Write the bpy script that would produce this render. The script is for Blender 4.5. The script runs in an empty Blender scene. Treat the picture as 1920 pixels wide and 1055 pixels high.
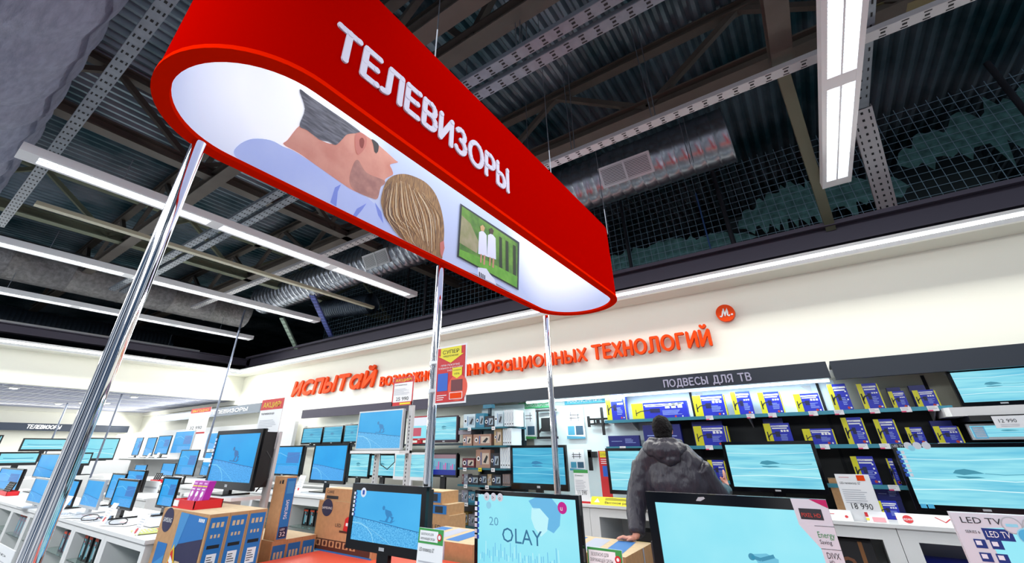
import bpy, math, random
from mathutils import Vector, Matrix
random.seed(7)
C = bpy.context.scene.collection
SC = bpy.context.scene
PI = math.pi
H = 1.4                       # eye height: all heights below are written relative to the camera
# ---------------------------------------------------------------- camera
CAMV = (-6.12203089e-01, 4.79104253e-01, -6.95943394e-03, 779.574, 927.508, 437.996)
def cam_axes():
    yaw, p, r = CAMV[:3]
    cy, sy, cp, sp = math.cos(yaw), math.sin(yaw), math.cos(p), math.sin(p)
    f = Vector((sy*cp, cy*cp, sp)); ri = Vector((cy, -sy, 0)); up = ri.cross(f)
    return ri*math.cos(r)+up*math.sin(r), -ri*math.sin(r)+up*math.cos(r), f
AX = cam_axes()
cam = bpy.data.cameras.new('camera'); co = bpy.data.objects.new('camera', cam); C.objects.link(co)
cam.sensor_fit = 'HORIZONTAL'; cam.sensor_width = 36.0; cam.lens = CAMV[3]/1920*36
cam.shift_x = (960-CAMV[4])/1920; cam.shift_y = -(527.5-CAMV[5])/1920
cam.clip_start = .05; cam.clip_end = 100
M3 = Matrix((AX[0], AX[1], -AX[2])).transposed()
co.matrix_world = Matrix.Translation((0, 0, H)) @ M3.to_4x4()
SC.camera = co
def ray(x, y): return AX[0]*((x-CAMV[4])/CAMV[3]) - AX[1]*((y-CAMV[5])/CAMV[3]) + AX[2]
def atY(x, y, D): k = ray(x, y); return k*(D/k.y)
def atX(x, y, D): k = ray(x, y); return k*(D/k.x)
def atZ(x, y, D): k = ray(x, y); return k*(D/k.z)
# ---------------------------------------------------------------- world, exposure, large lights
SC.view_settings.view_transform = 'Standard'; SC.view_settings.look = 'None'
SC.view_settings.exposure = 0.0; SC.view_settings.gamma = 1.0; SC.view_settings.use_curve_mapping = False
w = bpy.data.worlds.new('streak_surround'); SC.world = w; w.use_nodes = True  # made-up surroundings: noise blobs added for ambient light and streaks in the chrome
wt = w.node_tree; bg = wt.nodes['Background']; bg.inputs[1].default_value = .5
tcw = wt.nodes.new('ShaderNodeTexCoord'); mpw = wt.nodes.new('ShaderNodeMapping'); nw = wt.nodes.new('ShaderNodeTexNoise'); rw = wt.nodes.new('ShaderNodeValToRGB')
mpw.inputs['Scale'].default_value = (5, 5, 1.2); nw.inputs['Scale'].default_value = 1.6; nw.inputs['Detail'].default_value = 4
wt.links.new(tcw.outputs['Generated'], mpw.inputs[0]); wt.links.new(mpw.outputs[0], nw.inputs['Vector']); wt.links.new(nw.outputs[0], rw.inputs[0]); wt.links.new(rw.outputs[0], bg.inputs[0])
for k, (pos, col) in enumerate([(.36, (.01, .02, .06, 1)), (.46, (.10, .22, .42, 1)), (.52, (.9, .95, 1, 1)), (.60, (2.2, 2.3, 2.4, 1))]):
    el = rw.color_ramp.elements[k] if k < 2 else rw.color_ramp.elements.new(pos); el.position = pos; el.color = col
def area(name, loc, size, energy, col=(1, 1, 1), rot=(0, 0, 0)):
    l = bpy.data.lights.new(name, 'AREA'); l.shape = 'RECTANGLE'; l.size, l.size_y = size; l.energy = energy; l.color = col
    o = bpy.data.objects.new(name, l); C.objects.link(o); o.location = (loc[0], loc[1], loc[2]+H); o.rotation_euler = rot
    return o
# added fill for the shop's unseen lamp rows; also overhead and in the alcove
area('shop_fill_light', (1.5, -2.6, 2.4), (8, 1.0), 260, (.93, .97, 1), (math.radians(28), 0, 0))
area('shop_fill_light', (-7, -2.2, 2.4), (9, 1.0), 300, (.93, .97, 1), (math.radians(28), 0, 0))
area('shop_fill_light', (-4.5, 2.6, 2.42), (13, 3.5), 230, (.95, .98, 1))
area('shop_fill_light', (-16.2, 2.6, 1.2), (5.5, 5), 120, (.97, 1, 1))
# ---------------------------------------------------------------- materials
MATS = {}
def lin(h):
    h = h.lstrip('#'); v = [int(h[i:i+2], 16)/255 for i in (0, 2, 4)]
    return tuple(c/12.92 if c <= .04045 else ((c+.055)/1.055)**2.4 for c in v)+(1,)
def mat(name, hexc, rough=.5, metal=0, emis=None, es=0, noise=0, nscale=20, bump=0, spec=.5, stretch=(1, 1, 1), hex2=None):
    if name in MATS: return MATS[name]
    m = bpy.data.materials.new(name); m.use_nodes = True; nt = m.node_tree; b = nt.nodes['Principled BSDF']
    b.inputs['Base Color'].default_value = lin(hexc); b.inputs['Roughness'].default_value = rough
    b.inputs['Metallic'].default_value = metal; b.inputs['Specular IOR Level'].default_value = spec
    if emis: b.inputs['Emission Color'].default_value = lin(emis); b.inputs['Emission Strength'].default_value = es
    if noise or bump or hex2:
        tc = nt.nodes.new('ShaderNodeTexCoord'); mp = nt.nodes.new('ShaderNodeMapping'); n = nt.nodes.new('ShaderNodeTexNoise')
        mp.inputs['Scale'].default_value = stretch; n.inputs['Scale'].default_value = nscale; n.inputs['Detail'].default_value = 5
        nt.links.new(tc.outputs['Object'], mp.inputs[0]); nt.links.new(mp.outputs[0], n.inputs['Vector'])
        if noise or hex2:
            r = nt.nodes.new('ShaderNodeValToRGB'); c = lin(hexc)
            c2 = lin(hex2) if hex2 else tuple(x*(1-noise) for x in c[:3])+(1,)
            r.color_ramp.elements[0].position = .35; r.color_ramp.elements[1].position = .65
            r.color_ramp.elements[0].color = c2; r.color_ramp.elements[1].color = c
            nt.links.new(n.outputs[0], r.inputs[0]); nt.links.new(r.outputs[0], b.inputs['Base Color'])
            if emis and emis == hexc: nt.links.new(r.outputs[0], b.inputs['Emission Color'])
        if bump:
            bp = nt.nodes.new('ShaderNodeBump'); bp.inputs['Strength'].default_value = bump; bp.inputs['Distance'].default_value = .02
            nt.links.new(n.outputs[0], bp.inputs['Height']); nt.links.new(bp.outputs[0], b.inputs['Normal'])
    MATS[name] = m; return m
def screen_mat(name, top, bot, es=1.0, sx=1.2, sz=22, amt=.35):
    """a lit screen: horizontal streaks of two blues"""
    if name in MATS: return MATS[name]
    m = bpy.data.materials.new(name); m.use_nodes = True; nt = m.node_tree; b = nt.nodes['Principled BSDF']
    b.inputs['Base Color'].default_value = (.004, .004, .006, 1); b.inputs['Roughness'].default_value = .3; b.inputs['Specular IOR Level'].default_value = .15
    tc = nt.nodes.new('ShaderNodeTexCoord'); mp = nt.nodes.new('ShaderNodeMapping'); n = nt.nodes.new('ShaderNodeTexNoise')
    mp.inputs['Scale'].default_value = (sx, 1, sz); n.inputs['Scale'].default_value = 1; n.inputs['Detail'].default_value = 4
    r = nt.nodes.new('ShaderNodeValToRGB'); r.color_ramp.elements[0].position = .5-amt; r.color_ramp.elements[1].position = .5+amt*.6
    r.color_ramp.elements[0].color = lin(bot); r.color_ramp.elements[1].color = lin(top)
    nt.links.new(tc.outputs['Object'], mp.inputs[0]); nt.links.new(mp.outputs[0], n.inputs['Vector']); nt.links.new(n.outputs[0], r.inputs[0])
    nt.links.new(r.outputs[0], b.inputs['Emission Color']); b.inputs['Emission Strength'].default_value = es
    MATS[name] = m; return m
def flat(hexc): return mat('paint_'+hexc.lstrip('#'), hexc, .6)
def glow(hexc, es=1.0): return mat('lit_%s_%d' % (hexc.lstrip('#'), int(es*100)), '#050505', .4, 0, hexc, es)
def glass():
    if 'glass' in MATS: return MATS['glass']
    m = bpy.data.materials.new('shelf_glass'); m.use_nodes = True; b = m.node_tree.nodes['Principled BSDF']
    b.inputs['Base Color'].default_value = lin('#cfe6e0'); b.inputs['Roughness'].default_value = .05; b.inputs['Transmission Weight'].default_value = .9
    b.inputs['IOR'].default_value = 1.2
    MATS['glass'] = m; return m
m_white = mat('white_laminate', '#e4e5e4', .45)
m_grey = mat('pale_grey_laminate', '#c9cbcc', .5)
m_wall = mat('cream_wall', '#f2f1e4', .7)
m_black = mat('gloss_black_plastic', '#06070c', .12)
m_mblack = mat('matt_black_plastic', '#0b0c10', .5)
m_silver = mat('silver_plastic', '#c4c8cc', .3, .4)
m_chrome = mat('chrome', '#e8e8ec', .05, 1)
m_red = mat('sign_red', '#b00300', .7)
m_redrim = mat('sign_red_rim', '#ec1c00', .7, spec=.0)
m_orange = mat('letter_orange', '#e84400', .5, spec=.15)
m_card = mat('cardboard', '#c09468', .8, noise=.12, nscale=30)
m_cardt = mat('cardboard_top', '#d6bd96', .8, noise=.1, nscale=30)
m_boxblue = mat('box_print_blue', '#1470b8', .5)
m_galv = mat('galvanised_steel', '#9ba1ad', .38, .75, noise=.25, nscale=8)
m_truss = mat('truss_paint', '#575049', .6, noise=.15, nscale=6)
m_shelf = mat('shelf_metal', '#2b3a44', .35, .3)
m_header = mat('header_band_grey', '#1b2635', .45)
m_txt = mat('print_black', '#20242c', .6)
m_paper = mat('paper_white', '#eef0f2', .6)
# ---------------------------------------------------------------- mesh building
W = {}
class MB:
    def __init__(s): s.v = []; s.f = []; s.mi = []; s.sm = []; s.mats = []
    def m(s, m):
        if m not in s.mats: s.mats.append(m)
        return s.mats.index(m)
    def add(s, vs, fs, m, smooth=False):
        n = len(s.v); s.v += [tuple(v) for v in vs]; k = s.m(m)
        for f in fs: s.f.append([i+n for i in f]); s.mi.append(k); s.sm.append(smooth)
    def box(s, x0, x1, y0, y1, z0, z1, m):
        s.prism([(x0, y0, z0), (x1, y0, z0), (x1, y1, z0), (x0, y1, z0)], (0, 0, z1-z0), m)
    def prism(s, pts, d, m, m_side=None):
        n = len(pts); d = Vector(d); P = [Vector(p) for p in pts]; Q = [p+d for p in P]
        nrm = Vector((0, 0, 0))
        for i in range(n): nrm += P[i].cross(P[(i+1) % n])
        rev = nrm.dot(d) < 0
        a = list(range(n)); b = list(range(n, 2*n))
        fs = [a[::-1], b] if not rev else [a, b[::-1]]
        s.add(P+Q, fs, m)
        sd = []
        for i in range(n):
            j = (i+1) % n; q = [i, j, n+j, n+i]
            sd.append(q if not rev else q[::-1])
        s.add(P+Q, sd, m_side or m)
    def quad(s, a, b, c, d, m): s.add([a, b, c, d], [(0, 1, 2, 3)], m)
    def poly(s, pts, m): s.add(pts, [tuple(range(len(pts)))], m)
    def bar(s, p, q, w, h, m, up=(0, 0, 1)):
        p, q = Vector(p), Vector(q); t = (q-p).normalized(); u = Vector(up)
        if abs(t.dot(u)) > .98: u = Vector((1, 0, 0))
        sd = t.cross(u).normalized(); u = sd.cross(t).normalized()
        s.prism([p-sd*w/2-u*h/2, p+sd*w/2-u*h/2, p+sd*w/2+u*h/2, p-sd*w/2+u*h/2], q-p, m)
    def tube(s, pts, rad, m, n=12, caps=True, smooth=True, squash=None):
        P = [Vector(p) for p in pts]; R = rad if isinstance(rad, (list, tuple)) else [rad]*len(P)
        vs = []; prev = None
        for i, p in enumerate(P):
            t = (P[min(i+1, len(P)-1)]-P[max(i-1, 0)]).normalized()
            if prev is None:
                a = Vector((0, 0, 1)) if abs(t.z) < .9 else Vector((1, 0, 0)); u = t.cross(a).normalized()
            else: u = (prev-t*prev.dot(t)).normalized()
            prev = u; v = t.cross(u)
            for k in range(n):
                a = 2*PI*k/n; vs.append(p+(u*math.cos(a)+v*math.sin(a))*R[i])
        fs = []
        for i in range(len(P)-1):
            for k in range(n):
                fs.append((i*n+k, i*n+(k+1) % n, (i+1)*n+(k+1) % n, (i+1)*n+k))
        s.add(vs, fs, m, smooth)
        if caps: s.add([vs[k] for k in range(n)], [tuple(range(n))[::-1]], m); s.add(vs[-n:], [tuple(range(n))], m)
    def ball(s, c, r, m, n=16, k=10, M=None):
        r = (r, r, r) if not isinstance(r, (list, tuple)) else r; vs = []
        for i in range(k+1):
            th = PI*i/k
            for j in range(n):
                a = 2*PI*j/n; v = Vector((r[0]*math.sin(th)*math.cos(a), r[1]*math.sin(th)*math.sin(a), r[2]*math.cos(th)))
                if M: v = M @ v
                vs.append(v+Vector(c))
        fs = [(i*n+j, (i+1)*n+j, (i+1)*n+(j+1) % n, i*n+(j+1) % n) for i in range(k) for j in range(n)]
        s.add(vs, fs, m, True)
    def build(s, name, parent=None, label=None, cat=None, group=None, kind=None, org=None):
        if parent is not None: o3 = W[parent.name]
        else:
            if org is None:
                xs, ys, zs = zip(*s.v); org = ((min(xs)+max(xs))/2, (min(ys)+max(ys))/2, min(zs))
            o3 = Vector(org)
        me = bpy.data.meshes.new(name)
        me.from_pydata([(x-o3[0], y-o3[1], z-o3[2]) for x, y, z in s.v], [], s.f)
        for m in s.mats: me.materials.append(m)
        me.polygons.foreach_set('material_index', s.mi); me.polygons.foreach_set('use_smooth', s.sm); me.update()
        o = bpy.data.objects.new(name, me); C.objects.link(o)
        W[o.name] = Vector(o3)
        if parent is None: o.location = (o3[0], o3[1], o3[2]+H)
        else: o.parent = parent
        tag(o, label, cat, group, kind)
        return o
def tag(o, label=None, cat=None, group=None, kind=None):
    if label: o['label'] = label
    if cat: o['category'] = cat
    if group: o['group'] = group
    if kind: o['kind'] = kind
def thing(name, label, cat, loc, group=None):
    o = bpy.data.objects.new(name, None); C.objects.link(o); o.empty_display_size = .05
    o.location = (loc[0], loc[1], loc[2]+H); W[o.name] = Vector(loc); tag(o, label, cat, group); return o
# ---------------------------------------------------------------- lettering
def arc(cx, cy, rx, ry, a0, a1, n=10):
    return [(cx+rx*math.cos(math.radians(a0+(a1-a0)*i/n)), cy+ry*math.sin(math.radians(a0+(a1-a0)*i/n))) for i in range(n+1)]
G = {
 'Т': (.72, [[(0, 1), (.72, 1)], [(.36, 1), (.36, 0)]]),
 'Е': (.55, [[(.55, 1), (0, 1), (0, 0), (.55, 0)], [(0, .52), (.48, .52)]]),
 'Л': (.72, [[(-.06, .0), (.04, .02)]+arc(.04, .2, .14, .18, -90, 0, 4)+[(.2, 1), (.7, 1), (.7, 0)]]),
 'В': (.6, [[(0, 0), (0, 1), (.33, 1)]+arc(.33, .77, .22, .23, 90, -90, 6), [(0, .54), (.35, .54)]+arc(.35, .27, .25, .27, 90, -90, 6)+[(0, 0)]]),
 'И': (.62, [[(0, 1), (0, 0), (.62, 1), (.62, 0)]]),
 'З': (.56, [arc(.26, .77, .25, .23, 150, -90, 9)+arc(.26, .27, .3, .27, 90, -150, 10)]),
 'О': (.86, [arc(.43, .5, .43, .5, 0, 360, 24)]),
 'Р': (.56, [[(0, 0), (0, 1), (.3, 1)]+arc(.3, .72, .27, .28, 90, -90, 8)+[(0, .44)]]),
 'Ы': (.8, [[(0, 1), (0, 0), (.27, 0)]+arc(.27, .28, .26, .28, -90, 90, 8)+[(0, .56)], [(.8, 1), (.8, 0)]]),
 'С': (.7, [arc(.42, .5, .42, .5, 48, 312, 16)]),
 'П': (.62, [[(0, 0), (0, 1), (.62, 1), (.62, 0)]]),
 'А': (.72, [arc(.34, .42, .34, .42, 0, 360, 20), [(.68, .86), (.68, 0)]]),
 'Й': (.62, [[(0, 1), (0, 0), (.62, 1), (.62, 0)], arc(.31, 1.36, .15, .13, 190, 350, 6)]),
 'Ж': (.92, [[(0, 1), (.36, .5), (0, 0)], [(.92, 1), (.56, .5), (.92, 0)], [(.46, 1), (.46, 0)], [(.36, .5), (.56, .5)]]),
 'Н': (.6, [[(0, 1), (0, 0)], [(.6, 1), (.6, 0)], [(0, .5), (.6, .5)]]),
 'М': (.85, [[(0, 0), (.08, 1), (.42, .3), (.77, 1), (.85, 0)]]),
 'Ц': (.72, [[(0, 1), (0, 0), (.74, 0), (.74, -.2)], [(.58, 0), (.58, 1)]]),
 'Х': (.64, [[(0, 1), (.64, 0)], [(.64, 1), (0, 0)]]),
 'Г': (.5, [[(0, 0), (0, 1), (.5, 1)]]),
 'Д': (.78, [[(-.02, -.2), (-.02, 0), (.8, 0), (.8, -.2)], [(.1, 0), (.22, .5), (.22, 1), (.66, 1), (.66, 0)]]),
 'Я': (.58, [[(.58, 0), (.58, 1), (.28, 1)]+arc(.28, .72, .27, .28, 90, 270, 8)+[(.58, .44)], [(.3, .44), (0, 0)]]),
 'е': (.8, [[(.02, .5), (.78, .5)]+arc(.4, .5, .4, .5, 0, 312, 16)]),
 ' ': (.3, []), ',': (.1, [[(0, 0), (-.05, -.2)]]), '!': (.1, [[(0, 1), (0, .35)], [(0, 0), (0, .01)]]),
}
def letters(mb, s, org, U, V, N, h, sw, th, m, shear=0, width=None, gap=.3, mside=None):
    """rounded stroke letters; org = baseline start, h = cap height, sw = stroke / height, th = depth towards N"""
    tot = sum(G[c][0]+gap for c in s)-gap; k = 1 if width is None else width/(tot*h)
    U, V, N, org = Vector(U), Vector(V), Vector(N), Vector(org); x = 0; cnt = 0; r = sw/2; lo, hi = r, 1-r
    def at(p): u, v = p; v2 = lo+v*(hi-lo); return org+U*((x+u+shear*v2)*h*k)+V*(v2*h)
    for c in s:
        gw, st = G[c]
        for pl in st:
            P = [at(p) for p in pl]
            for i in range(len(P)-1):
                t = (P[i+1]-P[i])
                if t.length < 1e-6: continue
                sd = t.normalized().cross(N)*(r*h)
                cnt += 1; mb.prism([P[i]-sd, P[i+1]-sd, P[i+1]+sd, P[i]+sd], N*(th+.0004*(cnt % 5)), m, mside)
            for i, p in enumerate(P):
                nn = 12 if i in (0, len(P)-1) else 8
                mb.prism([p+(U*math.cos(2*PI*j/nn)+V*math.sin(2*PI*j/nn))*(r*h) for j in range(nn)], N*(th+.0004*(5+(i+cnt) % 5)), m, mside)
        x += gw+gap
_fc = {}
def font2d(s):
    if s in _fc: return _fc[s]
    c = bpy.data.curves.new('t', 'FONT'); c.body = s; c.resolution_u = 2; o = bpy.data.objects.new('t', c); C.objects.link(o)
    bpy.context.view_layer.update()
    me = bpy.data.meshes.new_from_object(o.evaluated_get(bpy.context.evaluated_depsgraph_get()))
    vs = [(v.co.x, v.co.y) for v in me.vertices]; fs = [tuple(p.vertices) for p in me.polygons]
    bpy.data.objects.remove(o); bpy.data.curves.remove(c); bpy.data.meshes.remove(me)
    x0 = min([v[0] for v in vs] or [0]); x1 = max([v[0] for v in vs] or [1]); _fc[s] = (vs, fs, x0, x1); return _fc[s]
def text(mb, s, org, U, V, h, m, width=None):
    vs, fs, x0, x1 = font2d(s); U, V, org = Vector(U), Vector(V), Vector(org)
    k = h/.73; kx = k if width is None else width/(x1-x0)
    mb.add([org+U*((a-x0)*kx)+V*(b*k) for a, b in vs], fs, m)
X3, Y3, Z3 = Vector((1, 0, 0)), Vector((0, 1, 0)), Vector((0, 0, 1))
class Face:
    """a print on a flat face: u, v in 0..1 over the face, layers stacked outward by half a millimetre"""
    def __init__(s, mb, o, U, V, N): s.mb, s.o, s.U, s.V, s.N = mb, Vector(o), Vector(U), Vector(V), Vector(N).normalized()
    def p(s, u, v, l=1): return s.o+s.U*u+s.V*v+s.N*(.0007*l)
    def rect(s, u0, v0, u1, v1, m, l=1): s.mb.quad(s.p(u0, v0, l), s.p(u1, v0, l), s.p(u1, v1, l), s.p(u0, v1, l), m)
    def poly(s, pts, m, l=1): s.mb.poly([s.p(u, v, l) for u, v in pts], m)
    def disc(s, u, v, r, m, l=1, n=14, ell=1):
        a = s.U.length; b = s.V.length
        s.poly([(u+r*math.cos(2*PI*i/n)/a*ell, v+r*math.sin(2*PI*i/n)/b) for i in range(n)], m, l)
    def line(s, pts, wd, m, l=1):
        Un, Vn = s.U.normalized(), s.V.normalized()
        for a, b in zip(pts, pts[1:]):
            A, B = s.p(*a, l), s.p(*b, l); t = (B-A)
            if t.length < 1e-6: continue
            sd = t.normalized().cross(s.N)*wd/2; s.mb.quad(A+sd, A-sd, B-sd, B+sd, m)
    def text(s, t, u, v, h, m, l=2, w=None):
        text(s.mb, t, s.p(u, v, l), s.U.normalized(), s.V.normalized(), h*s.V.length, m, None if w is None else w*s.U.length)
    def lines(s, u0, u1, v0, v1, n, m, l=2):
        random.seed(int(abs(s.o.x*100+s.o.z*31))); dv = (v1-v0)/n
        for i in range(n): s.rect(u0, v0+i*dv+dv*.3, u0+(u1-u0)*random.uniform(.55, 1), v0+i*dv+dv*.65, m, l)
def faceS(mb, x0, x1, y, z0, z1): return Face(mb, (x0, y, z0), (x1-x0, 0, 0), (0, 0, z1-z0), (0, -1, 0))   # looks towards the viewer (-Y)
def faceE(mb, x, y0, y1, z0, z1): return Face(mb, (x, y0, z0), (0, y1-y0, 0), (0, 0, z1-z0), (1, 0, 0))      # looks towards +X
# ================================================================ the setting
def struct(mb, name): return mb.build(name, kind='structure')
FL = -1.4
m = mat('floor_tile', '#6f6f72', .35, noise=.1, nscale=3)
b = MB(); b.box(-21, 5.2, -4, 6.2, FL-.1, FL, m); struct(b, 'floor')
b = MB(); b.box(-19.6, 5.2, 6.0, 6.15, FL, 1.99, m_wall); struct(b, 'wall_right')
b = MB(); b.box(-19.75, -19.6, -4, 6.15, FL, 1.28, m_wall); struct(b, 'wall_back')
b = MB(); b.box(-13.1, -12.9, -4, 6.0, 1.24, 1.99, m_wall); struct(b, 'wall_left')
# low cassette ceiling of the alcove
m_cell = mat('cassette_white', '#c6c9da', .5); m_void = mat('void_dark', '#43475e', .9)
b = MB(); b.box(-19.6, -13.1, -4, 6.0, 1.34, 1.40, m_void)
for i in range(45): x = -19.55+i*.146; b.box(x, x+.03, -4, 6, 1.24, 1.30, m_cell)
for i in range(68): y = -3.95+i*.148; b.box(-19.6, -13.1, y, y+.03, 1.245, 1.305, m_cell)
for i in range(6): x = -19.6+i*1.2; b.box(x, x+.06, -4, 6, 1.235, 1.31, m_white)
struct(b, 'ceiling_low')
# trim under the cassette ceiling and the light cove along both walls
m_led = mat('led_strip', '#ffffff', .5, 0, '#f4faff', 7)
def cove(ax, name, a0, a1):
    b = MB()
    def bx(p0, p1, q0, q1, z0, z1, mm):          # p away from the wall, q along it
        if ax == 'y': b.box(q0, q1, 6.0-p1, 6.0-p0, z0, z1, mm)
        else: b.box(-12.9+p0, -12.9+p1, q0, q1, z0, z1, mm)
    bx(0, .34, a0, a1, 1.87, 1.885, m_wall); bx(.30, .34, a0, a1, 1.885, 1.93, m_white); bx(.22, .30, a0, a1, 1.885, 1.89, m_white)
    bx(.26, .335, a0, a1, 1.985, 1.995, m_silver); bx(.255, .262, a0, a1, 1.885, 1.99, m_wall)
    bx(.335, .36, a0, a1, 1.965, 2.0, m_white)
    o = struct(b, name)
    b = MB(); q = a0
    while q < a1-.1:
        e = min(q+1.17, a1)
        if ax == 'y': b.box(q, e, 5.665, 5.725, 1.94, 1.955, m_led)
        else: b.box(-12.62, -12.56, q, e, 1.94, 1.955, m_led)
        q = e+.03
    b.build('led_strip', o); return o
cove('y', 'trim_1', -12.9, 5.2); cove('x', 'trim_2', -4, 6.0-.34)
b = MB(); b.box(-19.6, -12.9, 5.9, 6.0, 1.14, 1.24, m_wall); b.box(-19.6, -19.5, -4, 6, 1.14, 1.24, m_wall); struct(b, 'trim_3')
# light from the coves falling on the white walls (their strips shine down behind the lip)
area('wall_wash_light', (-3.9, 5.5, 1.84), (18, .2), 300, (1, 1, .96), (math.radians(-35), 0, 0))
area('wall_wash_light', (-12.4, 1.0, 1.84), (.2, 9), 170, (1, 1, .96), (0, math.radians(-35), 0))
area('wall_wash_light', (-19.0, 1.0, 1.1), (.2, 9), 170, (1, 1, .97), (0, math.radians(-35), 0))  # added to brighten the alcove's back wall, no cove strip here
area('wall_wash_light', (-16.2, 5.5, 1.1), (6, .2), 130, (1, 1, .97), (math.radians(-35), 0, 0))  # added wash for the alcove's side wall, without a strip of its own
for i, (x, y) in enumerate([(26, 726), (110, 756), (155, 754), (252, 743), (200, 755)]):
    p = atZ(x, y, 1.235); b = MB()
    b.prism([(p.x+.09*math.cos(PI*k/6), p.y+.09*math.sin(PI*k/6), 1.215) for k in range(12)], (0, 0, .02), m_white)
    b.prism([(p.x+.06*math.cos(PI*k/6), p.y+.06*math.sin(PI*k/6), 1.21) for k in range(12)], (0, 0, .005), mat('spot_lens', '#ffffff', .5, 0, '#ffffff', 12))
    b.build('ceiling_spotlight', label='small round white spotlight in the cassette ceiling, %s' % ['far left one', 'second from the left', 'beside the chrome pole', 'rightmost and nearest the cream band', 'just right of the chrome pole'][i], cat='light', group='spotlights in the low cassette ceiling')
p = atZ(253, 775, 1.22)
# header bands
def band(name, x0, x1, y, z0, z1, m, lab):
    b = MB(); b.box(x0, x1, y, y+.05, z0, z1, m)
    b.box(x0, x1, y+.05, 5.99, z1-.02, z1, m)
    return b.build(name, label=lab, cat='sign band')
m_hd2 = mat('header_band_violet', '#342e46', .5); m_hdl = mat('header_band_pale', '#68727e', .5)
hA = band('header_band', .27, 5.2, 5.50, .60, .775, m_header, 'dark slate header band above the right shelves, plain without text')
hB = band('header_band', -5.2, .24, 5.55, .625, .785, m_header, 'dark slate header band with pale lettering above the wall mounts')
hC = band('header_band', -9.0, -5.2, 5.55, .62, .785, m_hd2, 'violet grey header band left of the middle chrome pole')
hD = band('header_band', -17.4, -10.9, 5.6, .84, 1.05, m_hdl, 'pale grey header band at the left end of the cream wall')
b = MB(); b.box(-19.5, -19.3, -4, 5.6, .60, .80, m_header); hE = b.build('header_band', label='blue grey header band on the far back wall, lettered in white', cat='sign band')
p0 = atY(1247, 727, 5.55); p1 = atY(1410, 716, 5.55)
b = MB(); letters(b, 'ПОДВЕСЫ ДЛЯ ТВ', (p0.x, 5.55, .655), X3, Z3, -Y3, .09, .15, .012, mat('band_letters', '#b8b6cc', .5), width=p1.x-p0.x, gap=.32)
b.build('lettering', hB)
b = MB(); q0 = atX(45, 810, -19.3); q1 = atX(108, 812, -19.3)
letters(b, 'ТЕЛЕВИЗОРЫ', (-19.3, q0.y, .65), Y3, Z3, X3, .11, .16, .01, m_paper, shear=.2, width=q1.y-q0.y); b.build('lettering', hE)
b = MB(); r0 = atY(395, 803, 5.6); r1 = atY(415, 800, 5.6); letters(b, 'ТЕЛЕВИЗОРЫ', (-13.5, 5.6, .9), X3, Z3, -Y3, .09, .16, .01, m_paper, width=2.0); b.build('lettering', hD)
# big orange lettering: each word is a thing of separate raised letters
YW = 5.965
def word(s, pa, pb, h, z, sw, shear, lab, gap=.32):
    a = atY(*pa, YW); c = atY(*pb, YW); wd = c.x-a.x
    tot = sum(G[ch][0]+gap for ch in s)-gap; k = wd/(tot*h)
    t = thing('wall_lettering', lab, 'letters', (a.x, YW, z), 'orange slogan on the cream wall'); x = 0
    for ch in s:
        b = MB(); letters(b, ch, (a.x+x*h*k, YW, z), X3, Z3, -Y3, h, sw, .045, m_orange, shear=shear, width=G[ch][0]*h*k if len(G[ch][1]) else None)
        b.build('letter', t); x += G[ch][0]+gap
    return t
word('ИСПЫТАЙ', (549, 745), (698, 722), .36, 1.155, .23, .22, 'large slanted orange word of seven letters, first on the cream wall')
word('ВОЗМОЖНОСТИ', (715, 722), (855, 705), .19, 1.15, .155, .05, 'small orange word partly hidden behind the middle pole and red poster')
word('ИННОВАЦИОННЫХ', (868, 695), (1100, 670), .2, 1.15, .155, .0, 'orange second long word, crossed by the thin right chrome pole')
word('ТЕХНОЛОГИЙ', (1114, 668), (1334, 645), .22, 1.15, .165, .0, 'orange last word ending below the round logo')
lc = atY(1361, 588, YW); R = .108
b = MB(); b.prism([(lc.x+R*math.cos(2*PI*i/40), YW, lc.z+R*math.sin(2*PI*i/40)) for i in range(40)], (0, -.05, 0), m_orange)
t = b.build('round_logo', label='round orange logo disc with white script letter and dot', cat='logo', org=(lc.x, YW, lc.z-R))
b = MB(); u = R/1.0
def lp(pts, r): b.tube([(lc.x+x*u, YW-.052, lc.z+y*u) for x, y in pts], r, m_paper, 8)
lp([(-.62, -.32), (-.5, -.42), (-.38, -.3), (-.22, .2), (-.12, .5), (-.1, .0), (-.12, -.38), (.1, .1), (.28, .48), (.26, .1), (.2, -.3), (.32, -.42), (.44, -.3)], .0095)
b.ball((lc.x+.66*u, YW-.052, lc.z-.3*u), .013, m_paper, 10, 6); b.build('script_letter', t)
# ================================================================ roof space
m_deck = mat('deck_steel', '#8494a0', .36, .5, noise=.3, nscale=.9, hex2='#27505a')
m_deep = mat('roof_void', '#07090b', .9)
ZD = 4.35
b = MB(); x = -21; pts = []
while x < 6:
    pts += [(x, 0), (x+.035, .06), (x+.075, .06), (x+.11, 0)]; x += .15
vs = [(p[0], yy, ZD+p[1]) for p in pts for yy in (-5, 11)]
b.add(vs, [(2*i, 2*i+1, 2*i+3, 2*i+2) for i in range(len(pts)-1)], m_deck)
b.box(-21, 6, -5, 11, ZD+.1, ZD+.16, m_deep); struct(b, 'ceiling')
b = MB(); b.box(-21, 6, 10.8, 11, 1.9, 4.4, m_deep); b.box(-21.1, -21, -5, 11, 1.3, 4.4, m_deep); b.box(-21, 6, 6.15, 11, 1.9, 1.95, m_deep); b.box(-21, -13.1, -5, 6.2, 1.42, 1.46, m_deep)
struct(b, 'wall_void')
m_tray = mat('perforated_tray', '#87909b', .45, .35, noise=.15, nscale=12)
m_hole = mat('slot_dark', '#12151a', .8)
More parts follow.
